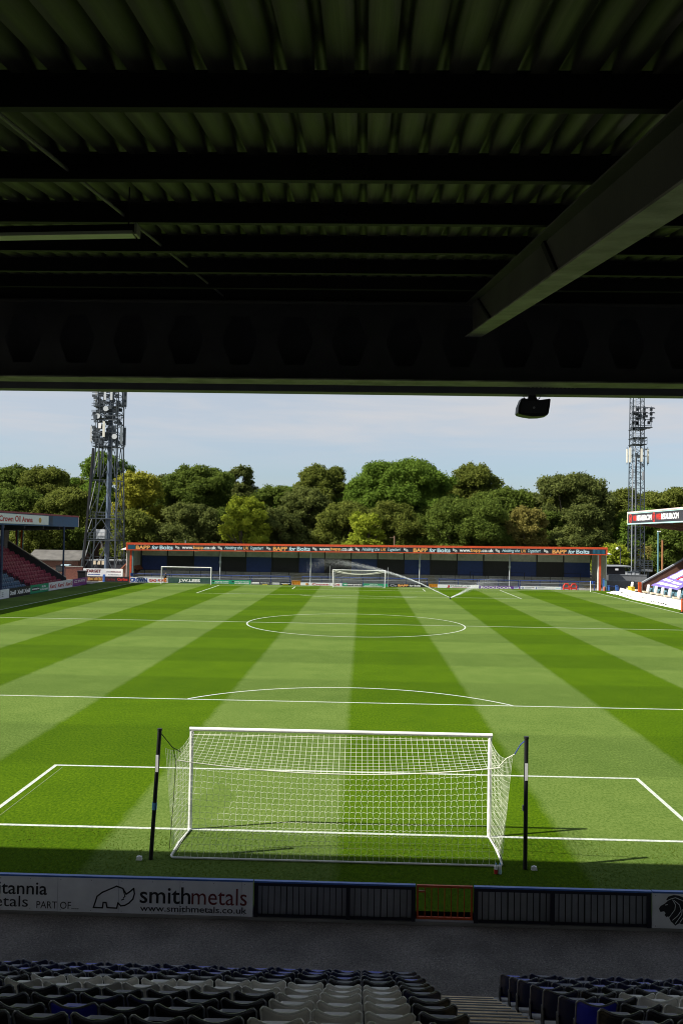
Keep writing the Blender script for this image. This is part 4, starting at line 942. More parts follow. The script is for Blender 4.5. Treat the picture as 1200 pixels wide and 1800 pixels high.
# red folding hoops beside the last board
for px, lab in ((995, 'red padded hoop frame beside the white board end, left one'), (1008, 'red padded hoop frame beside the white board end, right one')):
    c = PY(px, 1034, YA); x = c[0]
    t = thing('hoop_frame', lab, 'frame', (x, YA, 0), 'red hoop frames at the far end')
    MB().tube([(x - .42, YA, .02), (x - .45, YA, .5), (x - .25, YA, .86), (x + .18, YA, .88), (x + .40, YA, .55), (x + .36, YA, .02)], .11, 8).build('hoop', M['bright_red'], t)
    MB().box(x - .38, x + .33, YA - .10, YA + .10, .14, .36).build('crossbar', M['bright_red'], t)

# corner flags
for px, tp, bt, lab in ((229, 1006, 1026, 'white corner flag post with blue top in the far left corner'), (1037, 1022, 1041, 'white corner flag post with blue top in the far right corner')):
    p = PY(px, bt, L_ + .1); z = 1.55
    t = thing('corner_flag', lab, 'corner flag', (p[0], L_ + .1, 0))
    MB().tube([(p[0], L_ + .1, 0), (p[0], L_ + .1, z)], .05, 8).build('pole', M['sign_white'], t)
    mb = MB(); n_ = 6
    for q in range(n_): mb.hexa([(p[0] + .05 + .06 * q, L_ + .09 + .03 * math.sin(q * 1.1), z - .42), (p[0] + .05 + .06 * (q + 1), L_ + .09 + .03 * math.sin((q + 1) * 1.1), z - .42 ), (p[0] + .05 + .06 * (q + 1), L_ + .105 + .03 * math.sin((q + 1) * 1.1), z - .42), (p[0] + .05 + .06 * q, L_ + .105 + .03 * math.sin(q * 1.1), z - .42),
                                    (p[0] + .05 + .06 * q, L_ + .09 + .03 * math.sin(q * 1.1), z), (p[0] + .05 + .06 * (q + 1), L_ + .09 + .03 * math.sin((q + 1) * 1.1), z), (p[0] + .05 + .06 * (q + 1), L_ + .105 + .03 * math.sin((q + 1) * 1.1), z), (p[0] + .05 + .06 * q, L_ + .105 + .03 * math.sin(q * 1.1), z)])
    mb.build('flag', M['ink_blue'], t)

# far goals
t = thing('football_goal', 'distant white goal on the far goal line with sagging net', 'goal', (0, L_, 0))
for s in (-1, 1): MB().tube([(s * 3.72, L_, 0), (s * 3.72, L_, 2.44)], .06, 10).build('goal_post', M['white_paint'], t)
MB().tube([(-3.78, L_, 2.495), (3.78, L_, 2.495)], .06, 10).build('crossbar', M['white_paint'], t)
MB().tube([(-3.7, L_ + .06, .03), (-3.75, L_ + 1.9, .03), (3.75, L_ + 1.9, .03), (3.7, L_ + .06, .03)], .03, 6).build('ground_frame', M['white_paint'], t)
MB().tube([(3.55 * u, L_ + .9 - .5 * (1 - u * u), 2.44 - .52 * (1 - u * u)) for u in np.linspace(-1, 1, 25)], .045, 6).build('net_rope', M['net_white'], t)
make_net(t, L_, -1, density=0.6, rad=0.004)
MB().tube([(-3.55, L_ + 1.2, .03), (-3.52, L_ + .9, 2.35)], .06, 8).build('net_upright', M['post_grey'], t)
for x, lab in ((-4.25, 'thin net pole left of the distant goal'), (4.2, 'thin net pole right of the distant goal')):
    tt = thing('net_stanchion', lab, 'net pole', (x, L_ + 2, 0), 'thin poles behind the distant goal')
    MB().tube([(x, L_ + 2, 0), (x, L_ + 2, 2.95)], .03, 6).build('pole', M['post_grey'], tt); MB().tube([(x, L_ + 2, 2.92), (x * .88, L_ + 1.2, 2.4)], .012, 4).build('rope', M['rope_dark'], tt)
yg = 101.2; ga, gb = PY(284, 1012, yg)[0], PY(371, 1012, yg)[0]
t = thing('training_goal', 'smaller white portable goal in front of the J.W. LEES board', 'goal', ((ga + gb) / 2, yg, 0))
for x in (ga, gb): MB().tube([(x, yg, 0), (x, yg, 2.42)], .06, 8).build('goal_post', M['white_paint'], t)
MB().tube([(ga - .06, yg, 2.46), (gb + .06, yg, 2.46)], .065, 8).build('crossbar', M['white_paint'], t)
MB().tube([(ga + .1, yg + 1.1, .95), (gb - .1, yg + 1.1, .95)], .05, 8).build('rear_bar', M['white_paint'], t)
for x in (ga + .02, gb - .02): MB().tube([(x, yg, 2.4), (x, yg + .7, 2.35), (x, yg + 1.1, .95), (x, yg + 1.3, .05), (x, yg + .06, .05)], .03, 6).build('side_frame', M['post_grey'], t)
mb = MB()
for i in range(41): x = ga + (gb - ga) * i / 40; mb.tube([(x, yg, 2.4), (x, yg + .7, 2.25), (x, yg + 1.1, .95), (x, yg + 1.3, .05)], .004, 3, False)
for v in np.linspace(0, 1, 14): mb.tube([(ga, yg + .7 + .6 * v, 2.25 - 2.2 * v), (gb, yg + .7 + .6 * v, 2.25 - 2.2 * v)], .004, 3, False)
mb.build('net', M['ink_grey'], t)

# person bending by the small goal
def skin_body(name, joints, edges, radii, m, parent=None, base=None, sub=1):
    me = bpy.data.meshes.new(name); off = np.array(base if base is not None else (0, 0, 0), float)
    me.from_pydata([tuple(np.array(j) - off) for j in joints], edges, []); o = bpy.data.objects.new(name, me); COL.objects.link(o); o.location = off
    md = o.modifiers.new('skin', 'SKIN'); md.use_smooth_shade = True
    for i, r_ in enumerate(radii): me.skin_vertices[0].data[i].radius = (r_, r_)
    me.skin_vertices[0].data[0].use_root = True
    s_ = o.modifiers.new('sub', 'SUBSURF'); s_.levels = sub; s_.render_levels = sub
    me.materials.append(m); bpy.context.view_layer.update()
    me2 = bpy.data.meshes.new_from_object(o.evaluated_get(bpy.context.evaluated_depsgraph_get())); o.modifiers.clear(); o.data = me2; me2.name = name
    for p_ in me2.polygons: p_.use_smooth = True
    return o
pp = PY(290.5, 1026, 100.9); px_, py_ = pp[0], 100.9
J = lambda x, y, z: (px_ + x, py_ + y, z)
body = skin_body('person', [J(0, 0, .82), J(.02, -.03, 1.02), J(.05, -.06, 1.24), J(.07, -.08, 1.36), J(.08, -.10, 1.46), J(.08, -.11, 1.55), J(.08, -.11, 1.62),
    J(-.10, 0, .78), J(-.12, -.03, .45), J(-.12, .02, .09), J(-.12, -.12, .04), J(.10, 0, .78), J(.13, -.06, .45), J(.13, 0, .09), J(.13, -.14, .04),
    J(-.14, -.06, 1.30), J(-.20, -.10, 1.05), J(-.16, -.26, .90), J(.24, -.08, 1.30), J(.30, -.14, 1.05), J(.26, -.30, .92), J(-.15, -.33, .87), J(.25, -.37, .89)],
    [(0, 1), (1, 2), (2, 3), (3, 4), (4, 5), (5, 6), (0, 7), (7, 8), (8, 9), (9, 10), (0, 11), (11, 12), (12, 13), (13, 14), (2, 15), (15, 16), (16, 17), (17, 21), (2, 18), (18, 19), (19, 20), (20, 22)],
    [.13, .125, .14, .06, .085, .10, .07, .09, .065, .045, .04, .09, .065, .045, .04, .06, .045, .035, .06, .045, .035, .035, .035], M['person_dark'], base=(px_, py_, 0))
tag(body, 'person in dark top and orange bottoms standing by the small goal', 'person')
WL[body.name] = np.array((px_, py_, 0.))
sh = skin_body('orange_trousers', [J(0, 0, .86), J(-.10, 0, .78), J(-.12, -.03, .45), J(-.12, .01, .16), J(.10, 0, .78), J(.13, -.06, .45), J(.13, -.01, .16)], [(0, 1), (1, 2), (2, 3), (0, 4), (4, 5), (5, 6)], [.145, .105, .085, .065, .105, .085, .065], M['person_orange'])
sh.parent = body; sh.location = (-px_, -py_, 0)
MB().tube([J(.08, -.11, 1.47), J(.08, -.115, 1.55), J(.08, -.11, 1.64)], [.075, .098, .05], 10).build('face', M['skin'], body)
MB().tube([J(.08, -.08, 1.54), J(.08, -.09, 1.62), J(.08, -.10, 1.67)], [.102, .105, .05], 10).build('hair', M['person_dark'], body)

# sprinkler and its two jets
sp0 = PZ(791, 1053.5, 0)
t = thing('sprinkler', 'small pop up pitch sprinkler at the foot of two water jets', 'sprinkler', sp0)
MB().tube([sp0, sp0 + [0, 0, .10], sp0 + [0, 0, .22]], [.10, .08, .06], 10).build('riser', M['black_steel'], t)
MB().tube([sp0 + [-.06, 0, .17], sp0 + [-.22, 0, .26]], .035, 8).tube([sp0 + [.05, 0, .17], sp0 + [.16, 0, .22]], .025, 8).build('nozzle', M['black_steel'], t)
wm, wn_, wl_, wb = node_mat('water_spray'); wb.inputs['Base Color'].default_value = (.85, .88, .90, 1); wb.inputs['Roughness'].default_value = .4
wb.inputs['Alpha'].default_value = .34
def jet(pts, label, n, w0, w1, fade):
    P_ = np.array([PY(px, py, sp0[1] + dy) for px, py, dy in pts]); P_[0] = sp0 + [-.1 if pts[1][0] < pts[0][0] else .1, 0, .22]
    tt_ = RNG.beta(.9, fade, n); k = len(P_) - 1
    # smooth curve through the points
    T_ = np.linspace(0, 1, k + 1); base = np.stack([np.interp(tt_, T_, P_[:, i]) for i in range(3)], 1)
    spread = (w0 + (w1 - w0) * tt_ ** 1.4)
    base += RNG.normal(0, 1, (n, 3)) * spread[:, None] * np.array([.6, 1.0, .5]); base[:, 2] -= np.abs(RNG.normal(0, 1, n)) * spread * tt_ * 1.8
    base[:, 2] = np.maximum(base[:, 2], .03)
    s = RNG.uniform(.010, .026, n); q = np.zeros((n, 4, 3)); A = RNG.normal(0, 1, (n, 3)); A /= np.linalg.norm(A, axis=1)[:, None]; B = RNG.normal(0, 1, (n, 3)); B -= (B * A).sum(1)[:, None] * A; B /= np.linalg.norm(B, axis=1)[:, None]
    q[:, 0] = base + A * s[:, None]; q[:, 1] = base + B * s[:, None]; q[:, 2] = base - A * s[:, None]; q[:, 3] = base - B * s[:, None]
    o = fast_mesh('water_jet', q.reshape(-1, 3), np.arange(4 * n).reshape(-1, 4), wm, base=sp0)
    tag(o, label, 'water jet', kind='stuff')
jet([(791, 1053, 0), (765, 1038.5, 0), (740, 1026, 0), (715, 1016, 0), (690, 1007.5, 0), (665, 1000, 0), (640, 994, 0), (615, 988.5, 0), (595, 985, 0), (570, 983, 0), (550, 988, 0), (535, 996, 0)], 'long white arc of water thrown left across the far goal', 20000, .03, .42, 1.7)
jet([(791, 1053, 0), (808, 1043, 0), (825, 1033, 0), (842, 1024, 0), (860, 1017, 0), (880, 1013, 0)], 'short plume of water thrown right from the sprinkler', 7000, .05, .55, 1.7)

# ================================================================== LEFT STAND
XL = -41.0
t = thing('side_stand', 'left side stand with maroon seats under a blue fascia roof', 'stand', (-44, 85, 0))
ye = 100.6; zt1, zt0 = 9.62, 8.05
fas = MB().box(XL - .15, XL, 30, ye, zt0, zt1 - .16).build('fascia', M['blue_fascia'], t)
MB().box(XL - .25, XL + .06, 30, ye + .12, zt1 - .155, zt1 + .06).build('trim', M['maroon_trim'], fas)
MB().box(XL - .12, XL + .03, ye + .002, ye + .14, zt0, zt1 - .16).build('end_trim', M['pale_trim'], fas)
mb = MB(); y_a = PX(86, 920, XL)[1]
for i in range(9): mb.box(XL + .004, XL + .03, y_a + .3, y_a + 1.4, zt0 + .12 + i * .15, zt0 + .19 + i * .15)
mb.build('louvre', M['navy_fascia'], fas)
MB().hexa([(XL - .2, 30, zt0 + .1), (XL - .2, ye, zt0 + .1), (XL - 12, ye, zt0 - .30), (XL - 12, 30, zt0 - .30), (XL - .2, 30, zt0 + .3), (XL - .2, ye, zt0 + .3), (XL - 12, ye, zt0 - .1), (XL - 12, 30, zt0 - .1)]).build('roof', M['charcoal'], t)
for y in np.arange(40, ye, 6.0): MB().hexa([(XL - .3, y - .1, zt0 - .35), (XL - .3, y + .1, zt0 - .35), (XL - 11.9, y + .1, zt0 - .75), (XL - 11.9, y - .1, zt0 - .75), (XL - .3, y - .1, zt0 + .09), (XL - .3, y + .1, zt0 + .09), (XL - 11.9, y + .1, zt0 - .31), (XL - 11.9, y - .1, zt0 - .31)]).build('roof_beam', M['charcoal'], t)
q = PX(112, 1000, XL + .3); MB().tube([(XL + .9, PX(112, 980, XL + .9)[1], -.3), (XL + .9, PX(112, 980, XL + .9)[1], zt0 + .02)], .13, 8).build('front_post', M['post_navy'], t)
q = PX(3, 1000, XL + 1.2); MB().tube([(q[0], q[1], -.3), (q[0], q[1], zt0 + .02)], .16, 8).build('front_post', M['post_navy'], t)
# terrace and flank wall
yfl = 92.0
X0 = -39.7
rowz = lambda k: 0.62 + 0.40 * k
mb = MB()
for k in range(14): mb.box(X0 - .72 * (k + 1), X0 - .72 * k - .002, 40, yfl, -.29, rowz(k) - .42)
mb.build('terrace', M['charcoal'], t)
A_, B_ = PY(116, 1016, yfl), PY(14, 951, yfl)
MB().hexa([(A_[0], yfl, -.29), (B_[0], yfl, -.29), (B_[0], yfl + .3, -.29), (A_[0], yfl + .3, -.29), (A_[0], yfl, A_[2]), (B_[0], yfl, B_[2]), (B_[0], yfl + .3, B_[2]), (A_[0], yfl + .3, A_[2])]).build('flank_wall', M['dark_panel'], t)
A2, B2 = PY(112, 1010, yfl + .6), PY(40, 969, yfl + .6)
MB().bar((A_[0] - .1, yfl + .38, A_[2] + .05), (B_[0], yfl + .38, B_[2] + .05), .14, .12).build('coping', M['lump_cream'], t)
MB().box(X0 + .05, X0 + .18, 40, yfl, -.29, .62).build('front_wall', M['charcoal'], t)
bw = X0 - .72 * 14
MB().box(bw - .15, bw, 40, yfl + 3.5, -.29, 7.8).build('back_wall', M['grey_panel'], t)
MB().box(bw + .01, bw + .18, PX(14, 950, bw)[1], yfl + 3.4, 4.5, 7.7).build('dark_cladding', M['charcoal'], t)
MB().box(bw + .005, bw + .06, PX(4, 950, bw)[1] - 1.6, PX(4, 950, bw)[1] - .2, 5.4, 6.6).build('window', M['glass_dark'], t)
for px, m_ in ((29.5, 'maroon_trim'), (38.5, 'gate_orange')):
    p = PY(px, 955, yfl + 3.0); MB().box(p[0] - .11, p[0] + .11, yfl + 2.9, yfl + 3.1, -.29, 7.5).build('rear_post', M[m_], t)
    MB().box(p[0] + .112, p[0] + .22, yfl + 2.92, yfl + 3.08, -.29, 7.5).build('rear_post_casing', M['post_teal'], t)
struct(MB().box(-53, -38.45, 38, 98.4, -.31, -.27), 'stand_apron', M['concrete'])

def far_seat_mesh(name, facing, m):
    mb = MB()
    # a little tip-up seat facing +X (facing=1) or -X
    s = facing
    bk = [(-.20, 0), (.20, 0), (.215, .25), (.19, .42), (0, .39), (-.19, .42), (-.215, .25)]
    mb.prism(bk, lambda u, v, d: (-s * (d + .10 * v), u, v), 0, .03)
    mb.prism([(-.2, .02), (.2, .02), (.19, .30), (-.19, .30)], lambda u, v, d: (s * (.05 + d + .10 * v), u, v - .05), 0, .05)
    mb.box(-.03, .05, -.03, .03, -.38, .0)
    o = mb.build(name, M[m]); me = o.data; bpy.data.objects.remove(o); return me
me_m, me_b = far_seat_mesh('stand_seat', 1, 'maroon_seat'), far_seat_mesh('stand_seat', 1, 'pale_blue_seat')
me_t = far_seat_mesh('stand_seat', -1, 'teal_seat')
def far_seat(me, p, label, group, rz=0):
    o = bpy.data.objects.new('stand_seat', me); COL.objects.link(o); o.location = [float(v) for v in p]; o.rotation_euler.z = rz
    tag(o, label, 'seat', group)
def vis(p, pad=4):
    d = np.array(p) - CAM; z = d @ CW; x = 600 + F * (d @ CR) / z; return -pad < x < 1200 + pad
for k in range(13):
    x = X0 - .72 * k - .42; z = rowz(k) - .02
    n_ = 0
    for i in range(60):
        y = 91.4 - i * .50
        if y < 81.2 or not vis((x, y, z)): break
        n_ += 1; far_seat(me_m, (x + RNG.normal(0, .01), y, z), f'maroon seat, {nth(n_)} from the far end of the {nth(k + 1)} row in the left stand', 'maroon seats in the left stand', RNG.normal(0, .03))
    n_ = 0
    if k < 7:
        for i in range(60):
            y = 79.3 - i * .50
            if not vis((x, y, z)): break
            n_ += 1; far_seat(me_b, (x + RNG.normal(0, .01), y, z), f'pale blue seat, {nth(n_)} from the stairs in the {nth(k + 1)} row of the left stand', 'pale blue seats in the left stand', RNG.normal(0, .03))
# the aisle between the two blocks
mb = MB()
for k in range(13): mb.box(X0 - .72 * (k + 1), X0 - .72 * k - .004, 79.75, 80.75, rowz(k) - .415, rowz(k) - .22)
struct(mb, 'stand_stairs', M['charcoal'])

def side_sign(y0, y1, zA, zB_, x, label, base_m, fnmarks, name='sign', back=.06, s=1, cat='sign'):
    t = thing(name, label, cat, (x, (y0 + y1) / 2, zA))
    xa, xb = (x - back, x) if s > 0 else (x, x + back)
    MB().box(xa, xb, y0, y1, zA, zB_).build('panel', M[base_m], t)
    fn = lambda u, v: (x + s * .008, u, v)
    for nm, m_, g_ in fnmarks:
        mb = MB(); g_(mb, fn); mb.build(nm, M[m_], t)
    return t
ys = lambda px, py=915: PX(px, py, XL)[1]
z0s, z1s = zt0 + .18, zt1 - .24
hS = z1s - z0s
side_sign(ys(-60), ys(85), z0s, z1s, XL + .07, 'white stadium name sign with red lettering on the blue fascia', 'sign_white', [
    ('lettering', 'ink_red', lambda mb, fn: (put_text(mb, 'Crown', fn, ys(-2), ys(23), z0s + hS * .2, z0s + hS * .78, bold=.03), put_text(mb, 'Oil', fn, ys(26), ys(35.5), z0s + hS * .2, z0s + hS * .85, bold=.03), put_text(mb, 'Arena', fn, ys(38), ys(57), z0s + hS * .2, z0s + hS * .78, bold=.03))),
    ('emblem', 'ink_gold', lambda mb, fn: put_ell(mb, fn, ys(70), z0s + hS * .48, (ys(72.4) - ys(67.6)) / 2, hS * .30))])
# boards along the left touchline
XBd = -38.3
yb = lambda px, py: PX(px, py, XBd)[1]
def lb(pa, pb, ya, m, label, marks): return side_sign(yb(pa, ya) + .03, yb(pb, ya) - .03, 0.0, 1.0, XBd, label, m, marks, name='advertising_board', back=.07, cat='board')
lb(-40, 0.6, 1049, 'magenta_board', 'magenta advertising board cut by the left picture edge', [])
lb(1.2, 17, 1046, 'sign_white', 'short white board beside the left post of the side stand', [('marks', 'ink_grey', lambda mb, fn: [put_rect(mb, fn, yb(3.5, 1046), yb(6.5, 1046), .2 + .2 * i, .30 + .2 * i) for i in range(3)])])
def howl(mb, fn):
    for a in (18, 31, 43): put_text(mb, 'Howells' if False else 'Xmill', fn, yb(a, 1041), yb(a + 10.5, 1041), .25, .72, bold=.04)
lb(17, 54, 1041, 'sign_black', 'black board with white lettering in front of the blue seats', [('lettering', 'ink_white', howl)])
lb(54, 86, 1035, 'green_board', 'green board with dark name panel in front of the maroon seats', [('dark_panel', 'dark_panel', lambda mb, fn: put_rect(mb, lambda u, v: (XBd + .005, u, v), yb(56.5, 1036), yb(70, 1036), .28, .72)), ('lettering', 'ink_white', lambda mb, fn: (put_text(mb, 'enterprise', lambda u, v: (XBd + .012, u, v), yb(57, 1036), yb(69.6, 1036), .36, .64, bold=.05), put_text(mb, 'RUN', fn, yb(74, 1034), yb(81, 1034), .55, .80, bold=.03), put_text(mb, 'RUNNERS', fn, yb(71.5, 1034), yb(84.5, 1034), .22, .44, bold=.03)))])
lb(86, 128, 1029, 'sign_white', 'white board with red slanted lettering repeated three times', [('lettering', 'ink_red', lambda mb, fn: [put_text(mb, 'Kenrö' if False else 'Kenr2', fn, yb(a, 1029), yb(a + 11.5, 1029), .25, .75, bold=.03, shear=.3) for a in (88, 102, 115.5)])])
lb(128, 153, 1022, 'magenta_board', 'magenta board at the end of the left touchline', [('lettering', 'ink_white', lambda mb, fn: [put_text(mb, 'CELSIUS' if False else 'CC ENFITE', fn, yb(131, 1022), yb(150, 1022), .45, .8, bold=.02)]), ('stripe', 'purple_board', lambda mb, fn: put_rect(mb, fn, yb(128.6, 1022), yb(152.5, 1022), .05, .14))])

# corner: TARGET hoarding, banner, dark board, paving edge
def wall_sign(px0, px1, tp, bt, y, m, label, marks, name='advertising_board'): return ad(px0, px1, tp, bt, m, label, marks, name=name, y=y)
t = ad(146.5, 216, 999.5, 1013.2, 'sign_white', 'tall white TARGET hoarding below the left floodlight tower', [('t', 'ink_darkred', 'TARGET', 152, 177.5, .48, .88, .05), ('d', 'ink_blue', 155, 176, .18, .30), ('p', 'ink_white', [(184, .98), (215, .98), (215, .03), (191.5, .03)]), ('l', 'bright_red') if False else ('d', 'ink_grey', 187.5, 213, .52, .70), ('d', 'ink_red', 195, 213, .54, .68), ('d', 'ink_grey', 191, 213, .16, .32)], y=106.2)
ad(152.5, 182, 1014.2, 1022, 'brick_dark', 'dark low board with orange lettering under the TARGET hoarding', [('d', 'ink_orange', 155, 181.5, .2, .9), ('d', 'ink_yellow', 160, 180, .35, .75)], y=104.6)
ad(184, 227, 1013.5, 1024, 'sign_black', 'black board with red lettering left of the CROWN board', [('t', 'ink_darkred', 'Carlins', 186, 203, .25, .75, .03), ('t', 'bright_red', 'Carlins', 206.5, 225, .25, .78, .05)], y=103.4)
p = PY(183, 1020, 103.6); tag(MB().box(p[0] - .16, p[0] + .16, 103.5, 103.8, -.29, 1.05).tube([(p[0], 103.65, 1.05), (p[0], 103.65, 1.15)], .08, 8).build('bollard', M['rail_blue'], base=(p[0], 103.6, -.29)), 'thick blue gate post between the corner boards', 'post')
p = PY(145, 1009, 103.6); t = thing('waste_bin', 'dark bin behind the magenta corner board', 'bin', (p[0], 103.6, -.29)); MB().hexa([(p[0] - .5, 103.3, -.29), (p[0] + .5, 103.3, -.29), (p[0] + .5, 104, -.29), (p[0] - .5, 104, -.29), (p[0] - .6, 103.2, 1.5), (p[0] + .6, 103.2, 1.5), (p[0] + .6, 104.1, 1.5), (p[0] - .6, 104.1, 1.5)]).build('body', M['black_steel'], t); MB().box(p[0] - .64, p[0] + .64, 103.15, 104.15, 1.502, 1.6).build('lid', M['charcoal'], t)
MB_ = MB()

# buildings beyond the left corner
def gable(name, label, x0, x1, y0, y1, ze, zr, wall, roof, along='x', extra=None):
    t = thing(name, label, 'building', ((x0 + x1) / 2, (y0 + y1) / 2, -.3))
    MB().box(x0, x1, y0, y1, -.3, ze).build('wall', M[wall], t)
    ov = .35
    if along == 'x':
        ym = (y0 + y1) / 2
        mb = MB().hexa([(x0 - ov, y0 - ov, ze - .1), (x1 + ov, y0 - ov, ze - .1), (x1 + ov, ym, zr), (x0 - ov, ym, zr), (x0 - ov, y0 - ov, ze + .06), (x1 + ov, y0 - ov, ze + .06), (x1 + ov, ym, zr + .16), (x0 - ov, ym, zr + .16)])
        mb.hexa([(x0 - ov, y1 + ov, ze - .1), (x1 + ov, y1 + ov, ze - .1), (x1 + ov, ym + .002, zr), (x0 - ov, ym + .002, zr), (x0 - ov, y1 + ov, ze + .06), (x1 + ov, y1 + ov, ze + .06), (x1 + ov, ym + .002, zr + .16), (x0 - ov, ym + .002, zr + .16)])
        w2 = MB()
        for x in (x0, x1): w2.add([(x, y0, ze), (x, y1, ze), (x, ym, zr)], [(0, 1, 2)])
    else:
        xm = (x0 + x1) / 2
        mb = MB().hexa([(x0 - ov, y0 - ov, ze - .1), (x0 - ov, y1 + ov, ze - .1), (xm, y1 + ov, zr), (xm, y0 - ov, zr), (x0 - ov, y0 - ov, ze + .06), (x0 - ov, y1 + ov, ze + .06), (xm, y1 + ov, zr + .16), (xm, y0 - ov, zr + .16)])
        mb.hexa([(x1 + ov, y0 - ov, ze - .1), (x1 + ov, y1 + ov, ze - .1), (xm + .002, y1 + ov, zr), (xm + .002, y0 - ov, zr), (x1 + ov, y0 - ov, ze + .06), (x1 + ov, y1 + ov, ze + .06), (xm + .002, y1 + ov, zr + .16), (xm + .002, y0 - ov, zr + .16)])
        w2 = MB()
        for y in (y0, y1): w2.add([(x0, y, ze), (x1, y, ze), (xm, y, zr)], [(0, 1, 2)])
    mb.build('roof', M[roof], t); w2.build('gable', M[wall], t)
    return t
y = 116; a, b = PY(50, 990, y)[0], PY(138, 990, y)[0]
t = gable('pavilion', 'low pavilion with weathered grey roof behind the left stand', a, b, y, y + 7, 2.7, 4.1, 'brick_dark', 'slate')
MB().box(a + 6, b - 1, y - 1.6, y - .36, 1.85, 2.0).build('canopy', M['ink_cyan'], t)
for i in range(3): x = a + 2 + i * 2.6; MB().box(x, x + 1.2, y - .03, y - .005, .8, 1.8).build('window', M['glass_dark'], t)
y = 150; a, b = PY(120, 980, y)[0], PY(158, 980, y)[0]
t = gable('brick_house', 'red brick house with white window among the trees at left', a, b, y, y + 8, 5.2, 7.6, 'brick_dark', 'slate', along='y')
for px, py0, py1 in ((141.5, 969, 976), (147, 967, 977)):
    p0, p1 = PY(px - 2.4, py1, y), PY(px + 2.4, py0, y); w_ = MB().box(p0[0], p1[0], y - .06, y - .002, p0[2], p1[2]).build('window', M['ink_white'], t); MB().box(p0[0] + .15, p1[0] - .15, y - .08, y - .062, p0[2] + .15, p1[2] - .15).build('pane', M['glass_dark'], w_)
y = 108.5; a, b = PY(116, 1000, y), PY(145, 1000, y)
t = thing('brick_wall', 'orange brick boundary wall left of the TARGET hoarding', 'wall', ((a[0] + b[0]) / 2, y, -.3)); MB().box(a[0], b[0], y, y + .3, -.3, PY(130, 996.5, y)[2]).build('brickwork', M['brick_red'], t); MB().box(a[0] - .05, b[0] + .05, y - .04, y + .34, PY(130, 996.5, y)[2], PY(130, 996.5, y)[2] + .12).build('coping', M['concrete'], t)
y = 106.6; a, b = PY(114, 1010, y)[0], PY(146, 1010, y)[0]
t = thing('metal_fence', 'dark spiked railing fence in front of the orange brick wall', 'fence', ((a + b) / 2, y, -.3))
mb = MB(); n_ = 30
for i in range(n_): x = a + (b - a) * i / (n_ - 1); mb.box(x - .02, x + .02, y - .02, y + .02, -.3, 1.95)
mb.build('bars', M['rail_dark'], t); MB().box(a, b, y + .022, y + .06, 1.65, 1.73).build('rail', M['rail_dark'], t); MB().box(a, b, y + .022, y + .06, -.05, .03).build('rail', M['rail_dark'], t)
y = 109; a, b = PY(217, 1005, y)[0], PY(231, 1005, y)[0]
t = gable('brick_hut', 'small red brick hut beside the left end of the far stand', a, b + .6, y, y + 3, 1.7, 2.9, 'brick_dark', 'brick_red', along='y')
y = 118; p = PY(163, 1008, y); t = thing('equipment_cabin', 'dark equipment cabin at the foot of the left tower', 'cabin', (p[0] + 2, y, -.3))
MB().box(p[0] - 1, p[0] + 6, y, y + 3, -.3, 2.6).build('body', M['charcoal'], t); MB().box(p[0] - 1.2, p[0] + 6.2, y - .2, y + 3.2, 2.6, 2.8).build('roof', M['shed_grey'], t)
for i in range(3): MB().box(p[0] + .1 + i * .75, p[0] + .6 + i * .75, y - .35, y - .21, 2.0, 2.6).build('light_panel', M['lump_cream'], t)

# ================================================================== FLOODLIGHT TOWERS
def lattice(mb, c, w0, w1, z0, z1, n, leg, br, mi=0):
    """four legs with zig-zag and horizontal bracing; c = centre xy, w = half widths"""
    cs = [(-1, -1), (1, -1), (1, 1), (-1, 1)]
    P_ = lambda s, f: np.array((c[0] + s[0] * (w0 + (w1 - w0) * f), c[1] + s[1] * (w0 + (w1 - w0) * f), z0 + (z1 - z0) * f))
    for s in cs: mb.bar(P_(s, 0), P_(s, 1), leg)
    for k in range(n):
        f0, f1 = k / n, (k + 1) / n
        for s, u in zip(cs, cs[1:] + cs[:1]):
            mb.bar(P_(s, f1), P_(u, f1), br)
            if k % 2: mb.bar(P_(s, f0), P_(u, f1), br)
            else: mb.bar(P_(u, f0), P_(s, f1), br)
YT = 114.0
mpp = (YT + 21.2) / F          # metres per photograph pixel at the tower
cx = PY(186, 950, YT)[0]
Zp = lambda py: PY(186, py, YT)[2]; Xp = lambda px: PY(px, 900, YT)[0]
t = thing('floodlight_tower', 'tall lattice floodlight tower with phone antennas behind the left corner', 'tower', (cx, YT, -.3))
mb = MB(); hw0, hw1 = 2.75, 2.05
zbm, ztp = -.3, Zp(560)
fw = lambda z: (2.75 + (1.62 - 2.75) * min(1, (z - zbm) / (Zp(760) - zbm))) if z < Zp(760) else 1.62
cs = [(-1, -1), (1, -1), (1, 1), (-1, 1)]
CP = lambda s, z: np.array((cx + s[0] * fw(z) - .35 + .75 * min(1, max(0, z / 22)), YT + s[1] * fw(z), z))
for s in cs:
    mb.bar(CP(s, zbm), CP(s, Zp(760)), .20); mb.bar(CP(s, Zp(760)), CP(s, ztp), .16)
mb.build('legs', M['galv_dark'], t)
mb = MB(); lv = [Zp(v) for v in (1008, 950, 912, 845, 787, 762)]
for z0, z1 in zip(lv[:-1], lv[1:]):
    for k_, (s, u) in enumerate(zip(cs, cs[1:] + cs[:1])):
        m_ = (CP(s, z1) + CP(u, z1)) / 2
        mb.bar(CP(s, z0), m_, .10); mb.bar(CP(u, z0), m_, .10); mb.bar(CP(s, z1), CP(u, z1), .09)
        if z0 < Zp(920): q = (CP(s, z0) + m_) / 2; mb.bar(q, (CP(s, z0) * .5 + CP(s, z1) * .5), .05); q = (CP(u, z0) + m_) / 2; mb.bar(q, (CP(u, z0) * .5 + CP(u, z1) * .5), .05)
z0, z1 = Zp(985), Zp(950); w_ = fw(Zp(985))
